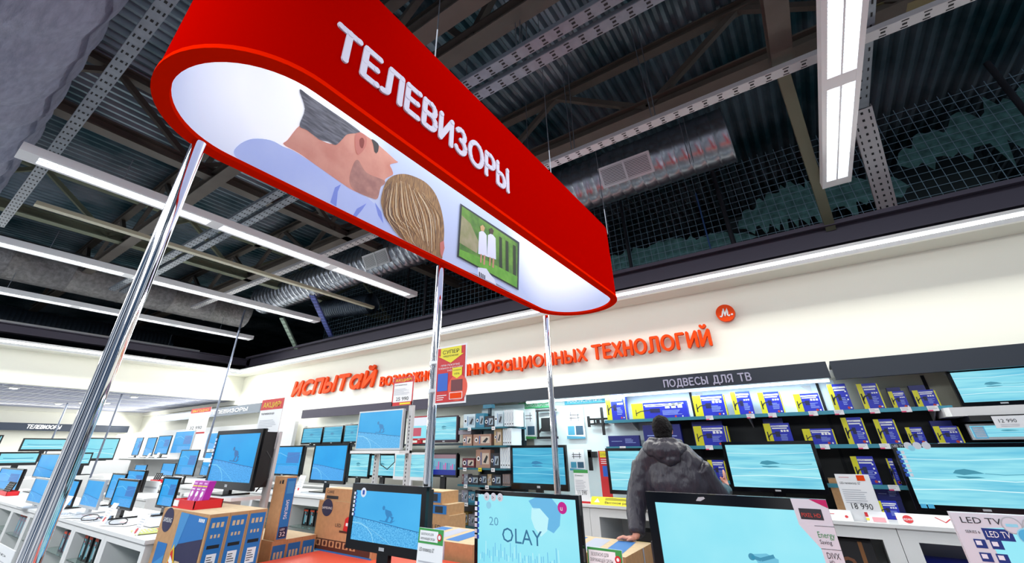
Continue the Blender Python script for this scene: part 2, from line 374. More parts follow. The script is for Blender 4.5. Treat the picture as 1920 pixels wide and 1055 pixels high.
def tray(p, q, wd, lab, col=None, hole=.13, thick=.045):
    """perforated channel seen from below, a slotted web with two lips"""
    p, q = Vector(p), Vector(q); L = (q-p).length; t = (q-p).normalized(); sd = t.cross(Z3)
    if sd.length < .1: sd = X3.copy()
    sd.normalize(); up = sd.cross(t).normalized(); b = MB(); mm = col or m_tray
    b.bar(p, q, wd, .006, mm)
    for s in (-1, 1): b.bar(p+sd*(s*wd/2)+up*thick/2, q+sd*(s*wd/2)+up*thick/2, .006, thick, mm)
    n = int(L/hole); dn = -up*.0045
    for i in range(n):
        c = p+t*((i+.5)*hole)+dn
        for off, l, w2 in ((0, .03, .02), (.34*wd, .045, .012), (-.34*wd, .045, .012)):
            o = c+sd*off; b.quad(o-t*l/2-sd*w2/2, o-t*l/2+sd*w2/2, o+t*l/2+sd*w2/2, o+t*l/2-sd*w2/2, m_hole)
    return b.build('cable_tray', label=lab, cat='cable tray', group='perforated trays under the roof')
m_tw = mat('perforated_tray_pale', '#b4b3b8', .45, .3)
m_tv = mat('perforated_tray_blue', '#6f7fd0', .45, .2)
tray((-10.9, 3.55, 2.9), (4.6, 3.55, 2.9), .11, 'long pale perforated tray in front of the right part of the silver duct', m_tw)
tray((-10.9, 2.06, 2.9), (4.6, 2.06, 2.9), .1, 'first of the twin perforated trays above the red sign, farther from the duct')
tray((-10.9, 2.23, 2.9), (4.6, 2.23, 2.9), .1, 'second of the twin perforated trays above the red sign, nearer the duct')
tray((-9, .19, 2.95), (3.5, .19, 2.95), .1, 'perforated tray at upper left running from the big duct towards the first lamp row')
tray((1.12, 2.4, 2.96), (1.18, 4.6, 2.96), .14, 'wide perforated tray directly behind the bright right lamp')
tray((1.19, 4.62, 2.96), (1.33, 6.0, 2.40), .17, 'short perforated tray sloping down from behind the right lamp to the wall beam', m_tw, .09)
tray((-8.0, 4.64, 2.92), (-9.13, 6.0, 2.48), .1, 'short bluish tray sloping down at the left end of the silver duct', m_tv)
tray((-10.2, 5.24, 2.95), (-10.56, 6.0, 2.36), .1, 'short pale green tray sloping down left of the bluish one', mat('perforated_tray_green', '#9bb0a0', .5, .2))
def beam(name, segs, lab, mm=None):
    """one steel member group: chord with webs as parts"""
    mm = mm or m_truss; p = segs[0][1][0]; t = thing(name, lab, 'roof beam', p, 'steelwork under the roof')
    for nm, (a, c), wd, h in segs:
        b = MB()
        if wd > .07: b.bar(a, c, wd, .02, mm); b.bar(Vector(a)+Vector((0, 0, h)), Vector(c)+Vector((0, 0, h)), wd, .02, mm); b.bar(Vector(a)+Vector((0, 0, h/2)), Vector(c)+Vector((0, 0, h/2)), .02, h, mm)
        else: b.bar(a, c, wd, h, mm)
        b.build(nm, t)
    return t
def truss(axis, c, a0, a1, z, lab, step=2.2, wd=.16, mm=None):
    P = (lambda a, zz: (a, c, zz)) if axis == 'x' else (lambda a, zz: (c, a, zz))
    S = [('bottom_chord', (P(a0, z), P(a1, z)), wd, .13), ('top_chord', (P(a0, ZD-.15), P(a1, ZD-.15)), .12, .1)]
    n = int((a1-a0)/step)
    for i in range(n):
        s = a0+i*step
        S += [('diagonal', (P(s, z+.06), P(s+step/2, ZD-.12)), .065, .065), ('diagonal', (P(s+step/2, ZD-.12), P(s+step, z+.06)), .065, .065)]
    return beam('roof_truss', S, lab, mm)
truss('x', 3.9, -16, 5.5, 3.36, 'steel truss running above the pale tray and silver duct')
truss('x', 1.68, -16, 5.5, 3.30, 'steel truss with wide brown chord above the upper left of the red sign')
truss('x', 2.02, -5, 1.6, 3.32, 'second brown chord beside the first, behind the top of the sign', 1.1)
truss('y', -5.95, -3, 8, 3.36, 'brown truss running towards the cream wall left of the sign')
truss('y', -9.4, -3, 8, 3.36, 'greenish truss running towards the wall behind the left lamp rows', mm=mat('truss_paint_green', '#79806a', .6))
truss('y', .62, -1, 3.7, 3.05, 'steel truss crossing left of the bright right lamp', 1.9)
beam('roof_brace', [('strut', ((.60, 3.6, 3.05), (.78, 6.05, 2.36)), .1, .08)], 'sloping olive steel brace left of the bright lamp down to the wall beam', mat('brace_olive', '#6b6f5c', .6))
beam('roof_brace', [('strut', ((1.2, 3.95, 3.42), (5.3, 3.95, 2.80)), .16, .1)], 'yellow brown steel brace at the upper right corner', mat('brace_ochre', '#7c7350', .6))
beam('wall_beam', [('flange', ((-13, 6.08, 2.16), (5.3, 6.08, 2.16)), .2, .26), ('upper_rail', ((-13, 5.95, 2.40), (5.3, 5.95, 2.40)), .05, .05)], 'dark steel beam running above the light cove of the long wall', mat('beam_dark_violet', '#4a4656', .55))
beam('wall_beam', [('flange', ((-13.05, -4, 2.2), (-13.05, 6.0, 2.2)), .2, .16)], 'dark steel beam above the left cream band', mat('beam_dark_violet', '#4a4656', .55))
# silver spiral duct with grilles
m_duct = mat('spiral_duct', '#a7adb8', .27, .9, noise=.2, nscale=4)
def duct(c0, c1, r, lab, mm, seam=.15, name='air_duct', vents=()):
    c0, c1 = Vector(c0), Vector(c1); n = int((c1-c0).length/seam); pts = []; rad = []
    for i in range(n+1):
        for d, rr in ((0, r), (.012, r+.012), (.024, r)):
            pts.append(c0.lerp(c1, min(1, (i*seam+d)/(c1-c0).length))); rad.append(rr)
    b = MB(); b.tube(pts, rad, mm, 28); o = b.build(name, label=lab, cat='air duct', org=(c0+c1)/2)
    t = (c1-c0).normalized()
    for s in vents:
        c = c0+t*s; b = MB(); a0 = -.55                       # grille on the viewer's lower side
        nn = Vector((0, math.cos(a0)*-1, math.sin(a0))); up = nn.cross(X3).normalized()*-1 if abs(t.x) > .5 else Z3
        o0 = c+nn*(r+.03); hw, hh = .34, .14
        b.prism([o0-X3*hw-up*hh, o0+X3*hw-up*hh, o0+X3*hw+up*hh, o0-X3*hw+up*hh], -nn*.1, m_silver)
        o1 = o0+nn*.001; b.quad(o1-X3*(hw-.03)-up*(hh-.03), o1+X3*(hw-.03)-up*(hh-.03), o1+X3*(hw-.03)+up*(hh-.03), o1-X3*(hw-.03)+up*(hh-.03), m_hole)
        for k in range(11):
            v = -hh+.04+k*(2*hh-.08)/10; b.bar(o0-X3*(hw-.03)+up*v+nn*.004, o0+X3*(hw-.03)+up*v+nn*.004, .012, .008, m_silver, up=nn)
        b.bar(o0-up*hh+nn*.006, o0+up*hh+nn*.006, .025, .01, m_silver, up=nn)
        b.build('grille', o)
    return o
duct((-10.6, 4.93, 3.42), (.12, 4.93, 3.42), .35, 'large ribbed silver air duct with rectangular grilles across the roof', m_duct, .15, vents=(9.45, 4.6, 7.0))
duct((-11.9, -3, 3.35), (-11.9, 5.9, 3.35), .40, 'grey foil wrapped insulated duct between the left lamp rows', mat('foil_wrap', '#8d8b8c', .5, .35, noise=.35, nscale=14, bump=1), .9)
duct((-16.4, 0, 3.0), (-16.4, 5.0, 3.0), .4, 'dark ribbed flexible duct above the left cream band', mat('duct_dark', '#3a4654', .4, .5), .1)
duct((-9.2, 5.75, 3.1), (-7.6, 5.9, 3.0), .22, 'short dark flexible duct elbow at the left end of the silver duct', mat('duct_dark', '#3a4654', .4, .5), .07)
m_cloth = mat('duct_cloth', '#8a90a8', .75, noise=.25, nscale=9, bump=.8, stretch=(1, 3, 1))
b = MB(); pts = []; rad = []
for i in range(80):
    x = -9.5+i*.14; pts.append((x, -.78, 3.3)); rad.append(.79+.018*math.sin(i*1.57)+(.02 if i % 7 == 0 else 0))
b.tube(pts, rad, m_cloth, 40); b.build('fabric_duct', label='huge grey fabric air duct filling the upper left corner', cat='air duct')
# wire net and torn foil behind the wall
m_wire = mat('net_wire', '#7e9cb0', .5, .1)
b = MB()
for i in range(int(17/.115)): x = -11+i*.115; b.box(x, x+.007, 7.0, 7.004, 2.05, 4.3, m_wire)
for i in range(20): z = 2.1+i*.112; b.box(-11, 5.5, 6.996, 7.0, z, z+.007, m_wire)
b.build('wire_net', label='square wire net hanging behind the top of the long cream wall', cat='net')
m_foil = mat('torn_foil', '#5c9090', .6, .2, noise=.5, nscale=10, bump=.6)
for k, (xa, xb, za, zb) in enumerate([(-3.4, .0, 2.95, 3.3), (-.2, 1.9, 3.15, 3.75), (1.9, 5.2, 3.5, 4.2)]):
    b = MB(); n = 46; top = []; bot = []; random.seed(k+3)
    for i in range(n):
        u = i/(n-1); x = xa+(xb-xa)*u; e = math.sin(PI*u)**.5
        top.append((x, 7.15, za+(zb-za)*(.55+.45*random.random())*e+.02)); bot.append((x+.02, 7.15, za-(.28*random.random()**2+.03)*e-(.25 if i % 9 == 4 else 0)*e))
    for i in range(n-1): b.prism([bot[i], bot[i+1], top[i+1], top[i]], (0, .01, 0), m_foil)
    b.build('torn_foil', label=['long ragged teal foil strip below the silver duct', 'ragged teal foil patch left of the bright lamp', 'ragged grey teal foil patch right of the bright lamp'][k], cat='foil', group='torn foil behind the wire net')
for k, (px, py, pw) in enumerate([(1430, 430, 1.0), (1760, 340, 1.1)]):
    p = atY(px, py, 8.0); b = MB(); b.box(p.x-pw/2, p.x+pw/2, 8.0, 8.05, 2.0, p.z+.35, mat('dim_panel', '#2c3a3e', .6)); b.build('dim_panel', label=['dim grey green panel behind the net left of the bright lamp', 'dim grey panel behind the net right of the bright lamp'][k], cat='panel')
m_rod = mat('dark_rod', '#2e3038', .5, .3)
for k, (px, py, Yd, r, z0, z1, lab) in enumerate([(1365, 420, 6.9, .035, 2.0, 4.3, 'dark upright post behind the net below the end of the silver duct'), (1170, 420, 6.9, .03, 2.0, 4.3, 'dark upright post just right of the red sign end'), (1860, 130, 6.6, .035, 2.0, 4.3, 'thick dark upright post at the upper right'), (1320, 420, 6.95, .012, 2.0, 3.9, 'thin blue upright conduit behind the net'), (797, 560, 6.3, .03, 2.2, 4.2, 'dark upright post beside the middle pole'), (760, 580, 6.3, .02, 2.2, 4.2, 'thin dark post left of the middle pole')]):
    p = atY(px, py, Yd); b = MB(); b.tube([(p.x, Yd, z0), (p.x, Yd, z1)], r, mat('conduit_blue', '#3a5f9a', .5) if 'blue' in lab else m_rod, 8); b.build('upright_post', label=lab, cat='post', group='uprights behind the cream wall')
# thin hangers from the deck
wires = [((1180, 60), (1228, 245), 3.55), ((1060, 230), (1075, 310), 3.55), ((966, 190), (990, 275), 2.23), ((945, 20), (970, 130), 2.06), ((1240, 110), (1290, 290), 4.5)]
for k, (pa, pb, Yd) in enumerate(wires):
    q = atY(*pb, Yd); b = MB()
    for d in (0, .035): b.tube([(q.x+d, Yd, 2.92), (q.x+d*2.2, Yd, ZD)], .005, m_galv, 6)
    b.build('hanger_wire', label=['pair of thin hanger wires holding the pale tray near its middle', 'thin hanger wires behind the word end on the sign', 'thin hanger wires just above the red sign top edge', 'thin hanger wires at the twin trays above the sign', 'thin hanger wires in front of the silver duct'][k], cat='hanger', group='hanger wires')
for k, (px, py, Yd, z0, z1, lab) in enumerate([(437, 660, 4.3, -.1, 2.9, 'tall thin metal rod rising between the left display rows to the roof'), (229, 738, 3.5, -.5, 1.24, 'thin metal rod under the cassette ceiling, right of the thick chrome pole'), (127, 755, 3.32, -.5, 1.24, 'thin metal rod under the cassette ceiling, left of the thick chrome pole')]):
    q = atY(px, py, Yd); b = MB(); b.tube([(q.x, Yd, z0), (q.x, Yd, z1)], .02, mat('rod_steel', '#7c8494', .3, .7), 10); b.build('cable_rod', label=lab, cat='rod', group='thin ceiling rods')
# ---------------------------------------------------------------- tube lamps
m_tube = mat('lamp_tube', '#ffffff', .5, 0, '#f6faff', 4.5); m_lamp = mat('lamp_housing', '#dfe2e6', .4); m_louv = mat('louvre_blade', '#e9eef2', .3)
def lamp(xc, y0, y1, z, lab, wd=.25, nsec=3):
    t = thing('tube_lamp', lab, 'lamp', (xc, (y0+y1)/2, z), 'rows of suspended tube lamps')
    L = y1-y0; gap = .14; sl = (L-gap*(nsec+1))/nsec
    b = MB(); b.box(xc-wd/2, xc+wd/2, y0, y1, z+.045, z+.085, m_lamp)
    for s in (-1, 1): b.box(xc+s*wd/2-(.035 if s > 0 else 0), xc+s*wd/2+(.035 if s < 0 else 0), y0, y1, z, z+.045, m_lamp)
    for i in range(nsec+1): ya = y0+i*(sl+gap); b.box(xc-wd/2+.0352, xc+wd/2-.0352, ya, ya+gap, z+.001, z+.0448, m_lamp)
    b.build('housing', t)
    for i in range(nsec):
        ya = y0+gap+i*(sl+gap)
        b = MB(); b.box(xc-.006, xc+.006, ya, ya+sl, z+.002, z+.04, m_louv)
        k = int(sl/.035)
        for j in range(k): yb = ya+j*.035; b.box(xc-wd/2+.035, xc+wd/2-.035, yb, yb+.003, z+.004, z+.03, m_louv)
        b.build('louvre', t)
        for s in (-1, 1):
            b = MB(); b.tube([(xc+s*wd*.2, ya+.02, z+.03), (xc+s*wd*.2, ya+sl-.02, z+.03)], .022, m_tube, 8); b.build('tube', t)
    for s in (.15, .85):
        b = MB(); yy = y0+L*s; b.tube([(xc, yy, z+.08), (xc, yy, 2.9 if xc < 0 else 2.9)], .004, m_galv, 6); b.build('suspension', t)
lamp(.865, -.05, 5.18, 2.5, 'bright white twin tube lamp hanging at the upper right')
lamp(-5.45, -.04, 5.13, 2.5, 'nearest white tube lamp of the left rows, passing behind the thick chrome pole', .22)
lamp(-8.35, -.04, 5.10, 2.5, 'second white tube lamp of the left rows', .22)
lamp(-11.1, -.04, 5.07, 2.5, 'third white tube lamp of the left rows', .22)
lamp(-14.0, -.04, 5.03, 2.5, 'farthest white tube lamp of the left rows, just above the cream band', .22)
tray((-6.9, .3, 2.62), (-6.9, 5.4, 2.62), .09, 'pale lamp rail between the first and second left lamps', mat('rail_cream', '#b9b79f', .5), 30)
# ================================================================ the hanging red ring sign
MATS['sign_red'].node_tree.nodes['Principled BSDF'].inputs['Specular IOR Level'].default_value = 0
XO, XI, R0, YA, YB, ZB, ZT, TH = -1.29, -2.16, .435, .615, 3.86, 1.35, 2.12, .055
XC = (XO+XI)/2
sign = thing('ring_sign', 'large glossy red oblong ring sign with white cyrillic word, on chrome poles', 'sign', (XC, (YA+YB)/2, ZB))
def stad(r, n=28):
    P = [(XC+r*math.cos(PI*i/n), YB+r*math.sin(PI*i/n)) for i in range(n+1)]
    return P+[(XC-r*math.cos(PI*i/n), YA-r*math.sin(PI*i/n)) for i in range(n+1)]
def ringwall(rO, rI, z0, z1, mo, mi, mc, nm):
    A, I = stad(rO), stad(rI); n = len(A); b = MB(); k = range(n)
    b.add([(x, y, z) for z in (z0, z1) for x, y in A], [(i, (i+1) % n, n+(i+1) % n, n+i) for i in k], mo, True)
    b.add([(x, y, z) for z in (z0, z1) for x, y in I], [((i+1) % n, i, n+i, n+(i+1) % n) for i in k], mi, True)
    for z, fl in ((z0, 1), (z1, 0)):
        b.add([(x, y, z) for x, y in A]+[(x, y, z) for x, y in I], [((i, n+i, n+(i+1) % n, (i+1) % n) if fl else (i, (i+1) % n, n+(i+1) % n, n+i)) for i in k], mc)
    return b.build(nm, sign)
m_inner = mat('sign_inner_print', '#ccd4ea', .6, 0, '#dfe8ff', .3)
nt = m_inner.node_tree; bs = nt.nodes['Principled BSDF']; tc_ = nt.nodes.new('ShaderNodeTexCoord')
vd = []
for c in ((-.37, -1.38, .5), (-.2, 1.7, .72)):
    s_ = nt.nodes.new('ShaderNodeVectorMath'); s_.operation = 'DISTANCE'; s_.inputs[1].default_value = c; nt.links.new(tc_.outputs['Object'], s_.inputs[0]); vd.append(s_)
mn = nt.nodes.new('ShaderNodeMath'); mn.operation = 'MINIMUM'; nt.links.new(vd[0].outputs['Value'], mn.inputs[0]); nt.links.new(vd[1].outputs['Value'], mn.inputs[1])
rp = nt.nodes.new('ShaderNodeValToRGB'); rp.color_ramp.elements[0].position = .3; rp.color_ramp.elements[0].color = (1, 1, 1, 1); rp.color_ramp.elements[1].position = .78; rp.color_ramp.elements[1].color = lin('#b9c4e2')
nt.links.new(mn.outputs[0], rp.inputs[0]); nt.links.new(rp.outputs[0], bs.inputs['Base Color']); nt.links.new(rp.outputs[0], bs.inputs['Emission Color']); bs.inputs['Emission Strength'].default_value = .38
ringo = ringwall(R0, R0-TH, ZB, ZT, m_red, m_inner, m_redrim, 'ring_wall')
ringwall(R0+.006, R0-TH-.004, ZB-.012, ZB+.01, m_redrim, m_redrim, m_redrim, 'lower_rim')
b = MB(); letters(b, 'ТЕЛЕВИЗОРЫ', (XO, .62, 1.535), Y3, Z3, X3, .205, .17, .006, mat('sign_letters', '#dcd8ee', .4), width=1.37, gap=.3); b.build('sign_letters', ringo)
# printed picture on the inner face
XP = XI+TH
def pp(o, s, pts): return [(o[0]+x/s, o[1]+y/s) for x, y in pts]
zA = lambda pts: pp((480, 180), 2.511, pts)
def soft(pts, n=4):
    out = []; N_ = len(pts)
    for i in range(N_):
        a, b_, c, d = [pts[(i+k-1) % N_] for k in range(4)]
        if math.hypot(c[0]-b_[0], c[1]-b_[1]) < 6: out.append(b_); continue
        for k in range(n):
            t = k/n; out.append(tuple(.5*(2*b_[q]+(c[q]-a[q])*t+(2*a[q]-5*b_[q]+4*c[q]-d[q])*t*t+(3*b_[q]-a[q]-3*c[q]+d[q])*t**3) for q in (0, 1)))
    return out
def art(pts, m, l, b, s=False):
    P = []
    if s: pts = soft(pts)
    for x, y in pts:
        q = atX(x, y, XP+.001*l); P.append((XP+.001*l, min(max(q.y, YA-.05), YB+.05), min(max(q.z, ZB+.011), ZT-.002)))
    n = sum((Vector(P[i])-Vector(P[0])).cross(Vector(P[(i+1) % len(P)])-Vector(P[0])).x for i in range(len(P)))
    b.poly(P if n > 0 else P[::-1], m)
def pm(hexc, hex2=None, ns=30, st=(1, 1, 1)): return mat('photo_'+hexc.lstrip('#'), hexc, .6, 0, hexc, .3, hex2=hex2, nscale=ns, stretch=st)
b = MB()
art(zA([(-105, 262), (-70, 222), (-10, 200), (70, 208), (130, 238), (200, 270), (400, 405), (450, 440), (530, 482), (590, 545), (640, 610), (715, 715), (560, 640), (420, 560), (200, 450), (0, 345), (-80, 300)]), pm('#bcc8ee', '#b0bdea', 3), 2, b, True)
art(zA([(130, 228), (150, 205), (205, 140), (240, 160), (300, 205), (370, 225), (415, 178), (470, 160), (545, 205), (600, 250), (655, 300), (668, 312), (632, 322), (640, 345), (645, 368), (625, 380), (608, 392), (606, 412), (590, 425), (584, 440), (572, 482), (545, 480), (455, 443), (400, 408), (300, 338), (200, 268)]), pm('#d99a86', '#c98270', 5), 3, b, True)
art(zA([(455, 330), (480, 300), (520, 360), (600, 395), (606, 412), (590, 425), (584, 440), (572, 482), (545, 480), (470, 448), (440, 400)]), pm('#a06f66', '#b98677', 12), 4, b, True)
art(zA([(205, -30), (260, 5), (470, 150), (480, 172), (430, 180), (405, 205), (375, 230), (340, 215), (300, 205), (240, 160), (205, 138), (230, 60)]), pm('#4a4a52', '#74747c', 10, (1, 1, 6)), 5, b, True)
art(zA([(545, 203), (566, 215), (578, 232), (574, 262), (566, 270), (558, 262), (552, 228)]), pm('#43403f'), 5, b, True)
art(zA([(468, 185), (495, 172), (520, 195), (518, 232), (500, 262), (480, 275), (468, 245)]), pm('#c4776a'), 6, b, True)
art(zA([(488, 205), (502, 196), (510, 215), (502, 245), (490, 235)]), pm('#8a4038'), 7, b, True)
art(zA([(598, 540), (588, 490), (605, 420), (630, 385), (670, 368), (720, 370), (790, 400), (835, 445), (862, 500), (880, 570), (886, 640), (880, 720), (868, 790), (800, 765), (725, 725), (660, 640), (610, 575)]), pm('#b08858', '#6a4c38', 14, (1, 16, 1.2)), 6, b, True)
art(zA([(598, 540), (605, 440), (640, 400), (630, 480), (645, 560), (700, 690), (660, 640), (610, 575)]), pm('#5a4034', '#8a6a4c', 14, (1, 16, 1.2)), 7, b)
random.seed(5)
for k in range(44):
    f = k/43; x0 = 625+170*f; top = 400+60*abs(f-.35)*1.6+random.uniform(-8, 14); xm_ = 610+255*f+random.uniform(-6, 6); xe = 690+175*f+random.uniform(-5, 5); ye = 560+random.uniform(60, 190); wd = random.uniform(1.5, 4)
    ye = min(ye, 690+90*f)
    art(zA([(x0, top), (x0+wd*.4, top), (xm_+wd, 560), (xe+wd*.5, ye), (xe, ye), (xm_, 560)]), pm(('#dcc49c', '#8a6446', '#c8a476', '#5c4232', '#e6d4b4')[k % 5]), 8+k % 3, b, True)
art(zA([(866, 690), (884, 680), (888, 715), (876, 760), (868, 740)]), pm('#c9766a'), 9, b)
for q in ([(350, 500), (372, 430), (400, 415), (385, 450), (378, 520)], [(455, 575), (475, 530), (520, 505), (500, 535), (470, 580)], [(560, 500), (590, 545), (600, 600), (575, 560)]): art(zA(q), pm('#7f90d8'), 3, b)
art(zA([(962, 505), (1240, 688), (1236, 914), (946, 756)]), pm('#33383c'), 10, b)
art(zA([(970, 518), (1232, 694), (1229, 902), (955, 752)]), pm('#6f9a3c', '#46702c', 7), 11, b)
art(zA([(968, 560), (1010, 600), (1050, 690), (1040, 740), (958, 690)]), pm('#a39a78', '#8a8a5c', 8), 12, b)
for x in (1145, 1175, 1210): art(zA([(x, 660+(x-1145)*.6), (x+13, 668+(x-1145)*.6), (x+15, 840+(x-1145)*.4), (x, 830+(x-1145)*.4)]), pm('#2f3a22'), 12, b)
art(zA([(955, 752), (958, 720), (1080, 770), (1231, 850), (1229, 902)]), pm('#5c9a2c', '#74b03c', 9), 13, b)
for dx, dy in ((0, 0), (42, 14)):
    art(zA([(1050+dx, 640+dy), (1068+dx, 632+dy), (1086+dx, 655+dy), (1088+dx, 755+dy), (1046+dx, 742+dy)]), pm('#dcdcea'), 14, b)
    art(zA([(1057+dx, 742+dy), (1064+dx, 745+dy), (1062+dx, 785+dy), (1055+dx, 783+dy)]), pm('#c08a70'), 14, b)
    art(zA([(1072+dx, 747+dy), (1080+dx, 750+dy), (1078+dx, 795+dy), (1070+dx, 792+dy)]), pm('#c08a70'), 14, b)
    art(zA([(1056+dx, 612+dy), (1068+dx, 606+dy), (1078+dx, 620+dy), (1072+dx, 638+dy), (1058+dx, 632+dy)]), pm('#c8a070' if dx == 0 else '#4a3a30'), 15, b)
art(zA([(1000, 832), (1030, 836), (1110, 868), (1205, 925), (1190, 935), (1090, 900), (1000, 850)]), pm('#8b90a0'), 11, b)
art(zA([(1044, 806), (1085, 812), (1100, 835), (1122, 862), (1132, 905), (1090, 895), (1062, 880), (1036, 862), (1046, 850)]), pm('#dfe2ee'), 16, b)
for k in range(4): art(zA([(1050+k*8, 826+k*5), (1055+k*8, 829+k*5), (1055+k*8, 865+k*3), (1050+k*8, 862+k*3)]), pm('#3a3c48'), 17, b)
b.build('printed_photo', ringo)
for k, (px, py) in enumerate([(534, 135), (974, 275), (1162, 420)]):
    yy = [1.0, 2.5, 3.8][k]; b = MB()
    b.tube([(XI+.03, yy, ZT-.03), (XI+.03, yy, 2.9), (XI+.03, yy+.02, ZD)], .004, m_galv, 6); b.tube([(XI+.03, yy, ZT-.02), (XI+.03, yy, ZT+.07)], .012, m_galv, 8)
    b.tube([(XO-.03, yy+.25, ZT-.02), (XO-.03, yy+.25, ZD)], .004, m_galv, 6); b.build('hanger', sign)
for k, (px, py) in enumerate([(375, 265), (826, 497), (1024, 590)]):
    q = atZ(px, py, ZB); b = MB(); r = (.031, .031, .031)[k]
    zp = -.76 if k == 1 else FL; b.tube([(q.x, q.y, zp+.02), (q.x, q.y, ZB-.012)], r, m_chrome, 24)
    t = b.build('chrome_pole', label=['thick shining chrome pole nearest, at the left end of the red sign', 'chrome pole under the middle of the red sign', 'slim looking chrome pole under the far end of the red sign'][k], cat='pole', group='chrome poles of the red sign')
    b = MB(); b.tube([(q.x, q.y, zp), (q.x, q.y, zp+.02)], .07, m_chrome, 24, smooth=False); b.build('base_plate', t)
# ================================================================ televisions
def ordn(i): return ['first', 'second', 'third', 'fourth', 'fifth', 'sixth', 'seventh', 'eighth', 'ninth', 'tenth', 'eleventh', 'twelfth', 'thirteenth'][i]
def pic_ski(F, c, rider=True):
    sky, snow, dark, pale = c
    F.poly([(0, .0), (1, .0), (1, .30), (.78, .33), (.5, .38), (.3, .415), (.1, .44), (0, .46)], snow, 2)
    F.line([(0, .46), (.1, .44), (.3, .415), (.5, .38), (.78, .33), (1, .30)], F.V.length*.012, dark, 3)
    for i in range(11): u = .06+i*.09; v = .452-.155*u; F.rect(u, v-.025, u+.008, v, dark, 3)
    F.line([(0, .34), (.14, .33), (.24, .26), (.32, .15), (.36, 0)], F.V.length*.02, pale, 3)
    F.line([(.14, .33), (.34, .22), (.5, .1), (.62, 0)], F.V.length*.008, pale, 3)
    if rider:
        dark = glow('#2a82bf' if c is c_ski else '#1668ac')
        F.disc(.47, .68, F.V.length*.045, dark, 3); F.poly([(.49, .66), (.58, .63), (.61, .55), (.56, .52), (.5, .58)], dark, 3)
        F.poly([(.5, .58), (.53, .5), (.5, .42), (.54, .42), (.57, .54)], dark, 4); F.poly([(.56, .55), (.6, .48), (.58, .42), (.61, .42), (.63, .52)], dark, 4)
        F.poly([(.42, .42), (.6, .4), (.66, .47), (.58, .42), (.43, .44)], dark, 5)
def pic_fin(F, c, u=.45, v=.55, s=1.0):
    dark, pale = c
    P = lambda pts: [(u+a*s, v+b*s) for a, b in pts]
    F.poly(P([(-.08, .0), (-.05, .055), (.02, .075), (.09, .05), (.16, .0), (.07, -.01), (.0, -.03)]), dark, 2)
    F.poly(P([(-.07, -.05), (.1, -.055), (.15, -.075), (.02, -.09), (-.05, -.075)]), dark, 2)
    F.line(P([(.16, .0), (.3, -.02), (.5, .0)]), F.V.length*.01, dark, 2)
    F.line([(0, v-.1), (.25, v-.12), (.5, v-.1), (.8, v-.13), (1, v-.1)], F.V.length*.012, pale, 2)
    F.line([(0, v-.3), (.4, v-.27), (1, v-.31)], F.V.length*.015, pale, 2)
    F.line([(0, v+.25), (.5, v+.22), (1, v+.26)], F.V.length*.01, pale, 2)
S_ski = screen_mat('screen_ski', '#52bcf4', '#34a0e4', 1.0, 1.2, 1.6, .3)
S_skid = screen_mat('screen_ski_deep', '#30b2f4', '#0e8ce0', 1.0, 1.2, 1.6, .3)
S_fin = screen_mat('screen_fin', '#a2ecf6', '#4cb6da', 1.0, 1.6, 26, .3)
S_find = screen_mat('screen_fin_dim', '#5cc4e4', '#3498c8', .95, 1.6, 26, .3)
S_cyan = screen_mat('screen_cyan', '#a4eefa', '#78dcf2', 1.0, 1.5, 2, .3)
c_ski = (None, glow('#3c9edc'), glow('#17609c'), glow('#8ed4f6'))
c_skid = (None, glow('#1f90dc'), glow('#0c5aa4'), glow('#74ccf6'))
for k_, mm_ in (('snow_a', c_ski[1]), ('snow_b', c_skid[1])):
    nt = mm_.node_tree; bs = nt.nodes['Principled BSDF']; n_ = nt.nodes.new('ShaderNodeTexNoise'); n_.inputs['Scale'].default_value = 120; tc_ = nt.nodes.new('ShaderNodeTexCoord')
    r_ = nt.nodes.new('ShaderNodeValToRGB'); e0 = bs.inputs['Emission Color'].default_value[:]; r_.color_ramp.elements[0].position = .42; r_.color_ramp.elements[1].position = .6
    r_.color_ramp.elements[0].color = e0; r_.color_ramp.elements[1].color = (e0[0]*2+.04, e0[1]*1.6, min(1, e0[2]*1.3), 1)
    nt.links.new(tc_.outputs['Object'], n_.inputs['Vector']); nt.links.new(n_.outputs[0], r_.inputs[0]); nt.links.new(r_.outputs[0], bs.inputs['Emission Color'])
c_fin = (glow('#3c8fa6'), glow('#d8faff')); c_find = (glow('#2a7fae'), glow('#8edcf2'))
m_icon = glow('#1c4fb8', .8); m_iconw = mat('sticker_white', '#dfe4ee', .5); m_stick = mat('sticker_silver', '#cfd3dc', .4)
def stickers(F, b, n=7, big=False):
    """spec icons down the left edge and round badges at the top"""
    for i in range(n): F.rect(.005, .82-i*.065, .03, .865-i*.065, m_iconw, 3); F.rect(.034, .82-i*.065, .052, .865-i*.065, m_icon, 3)
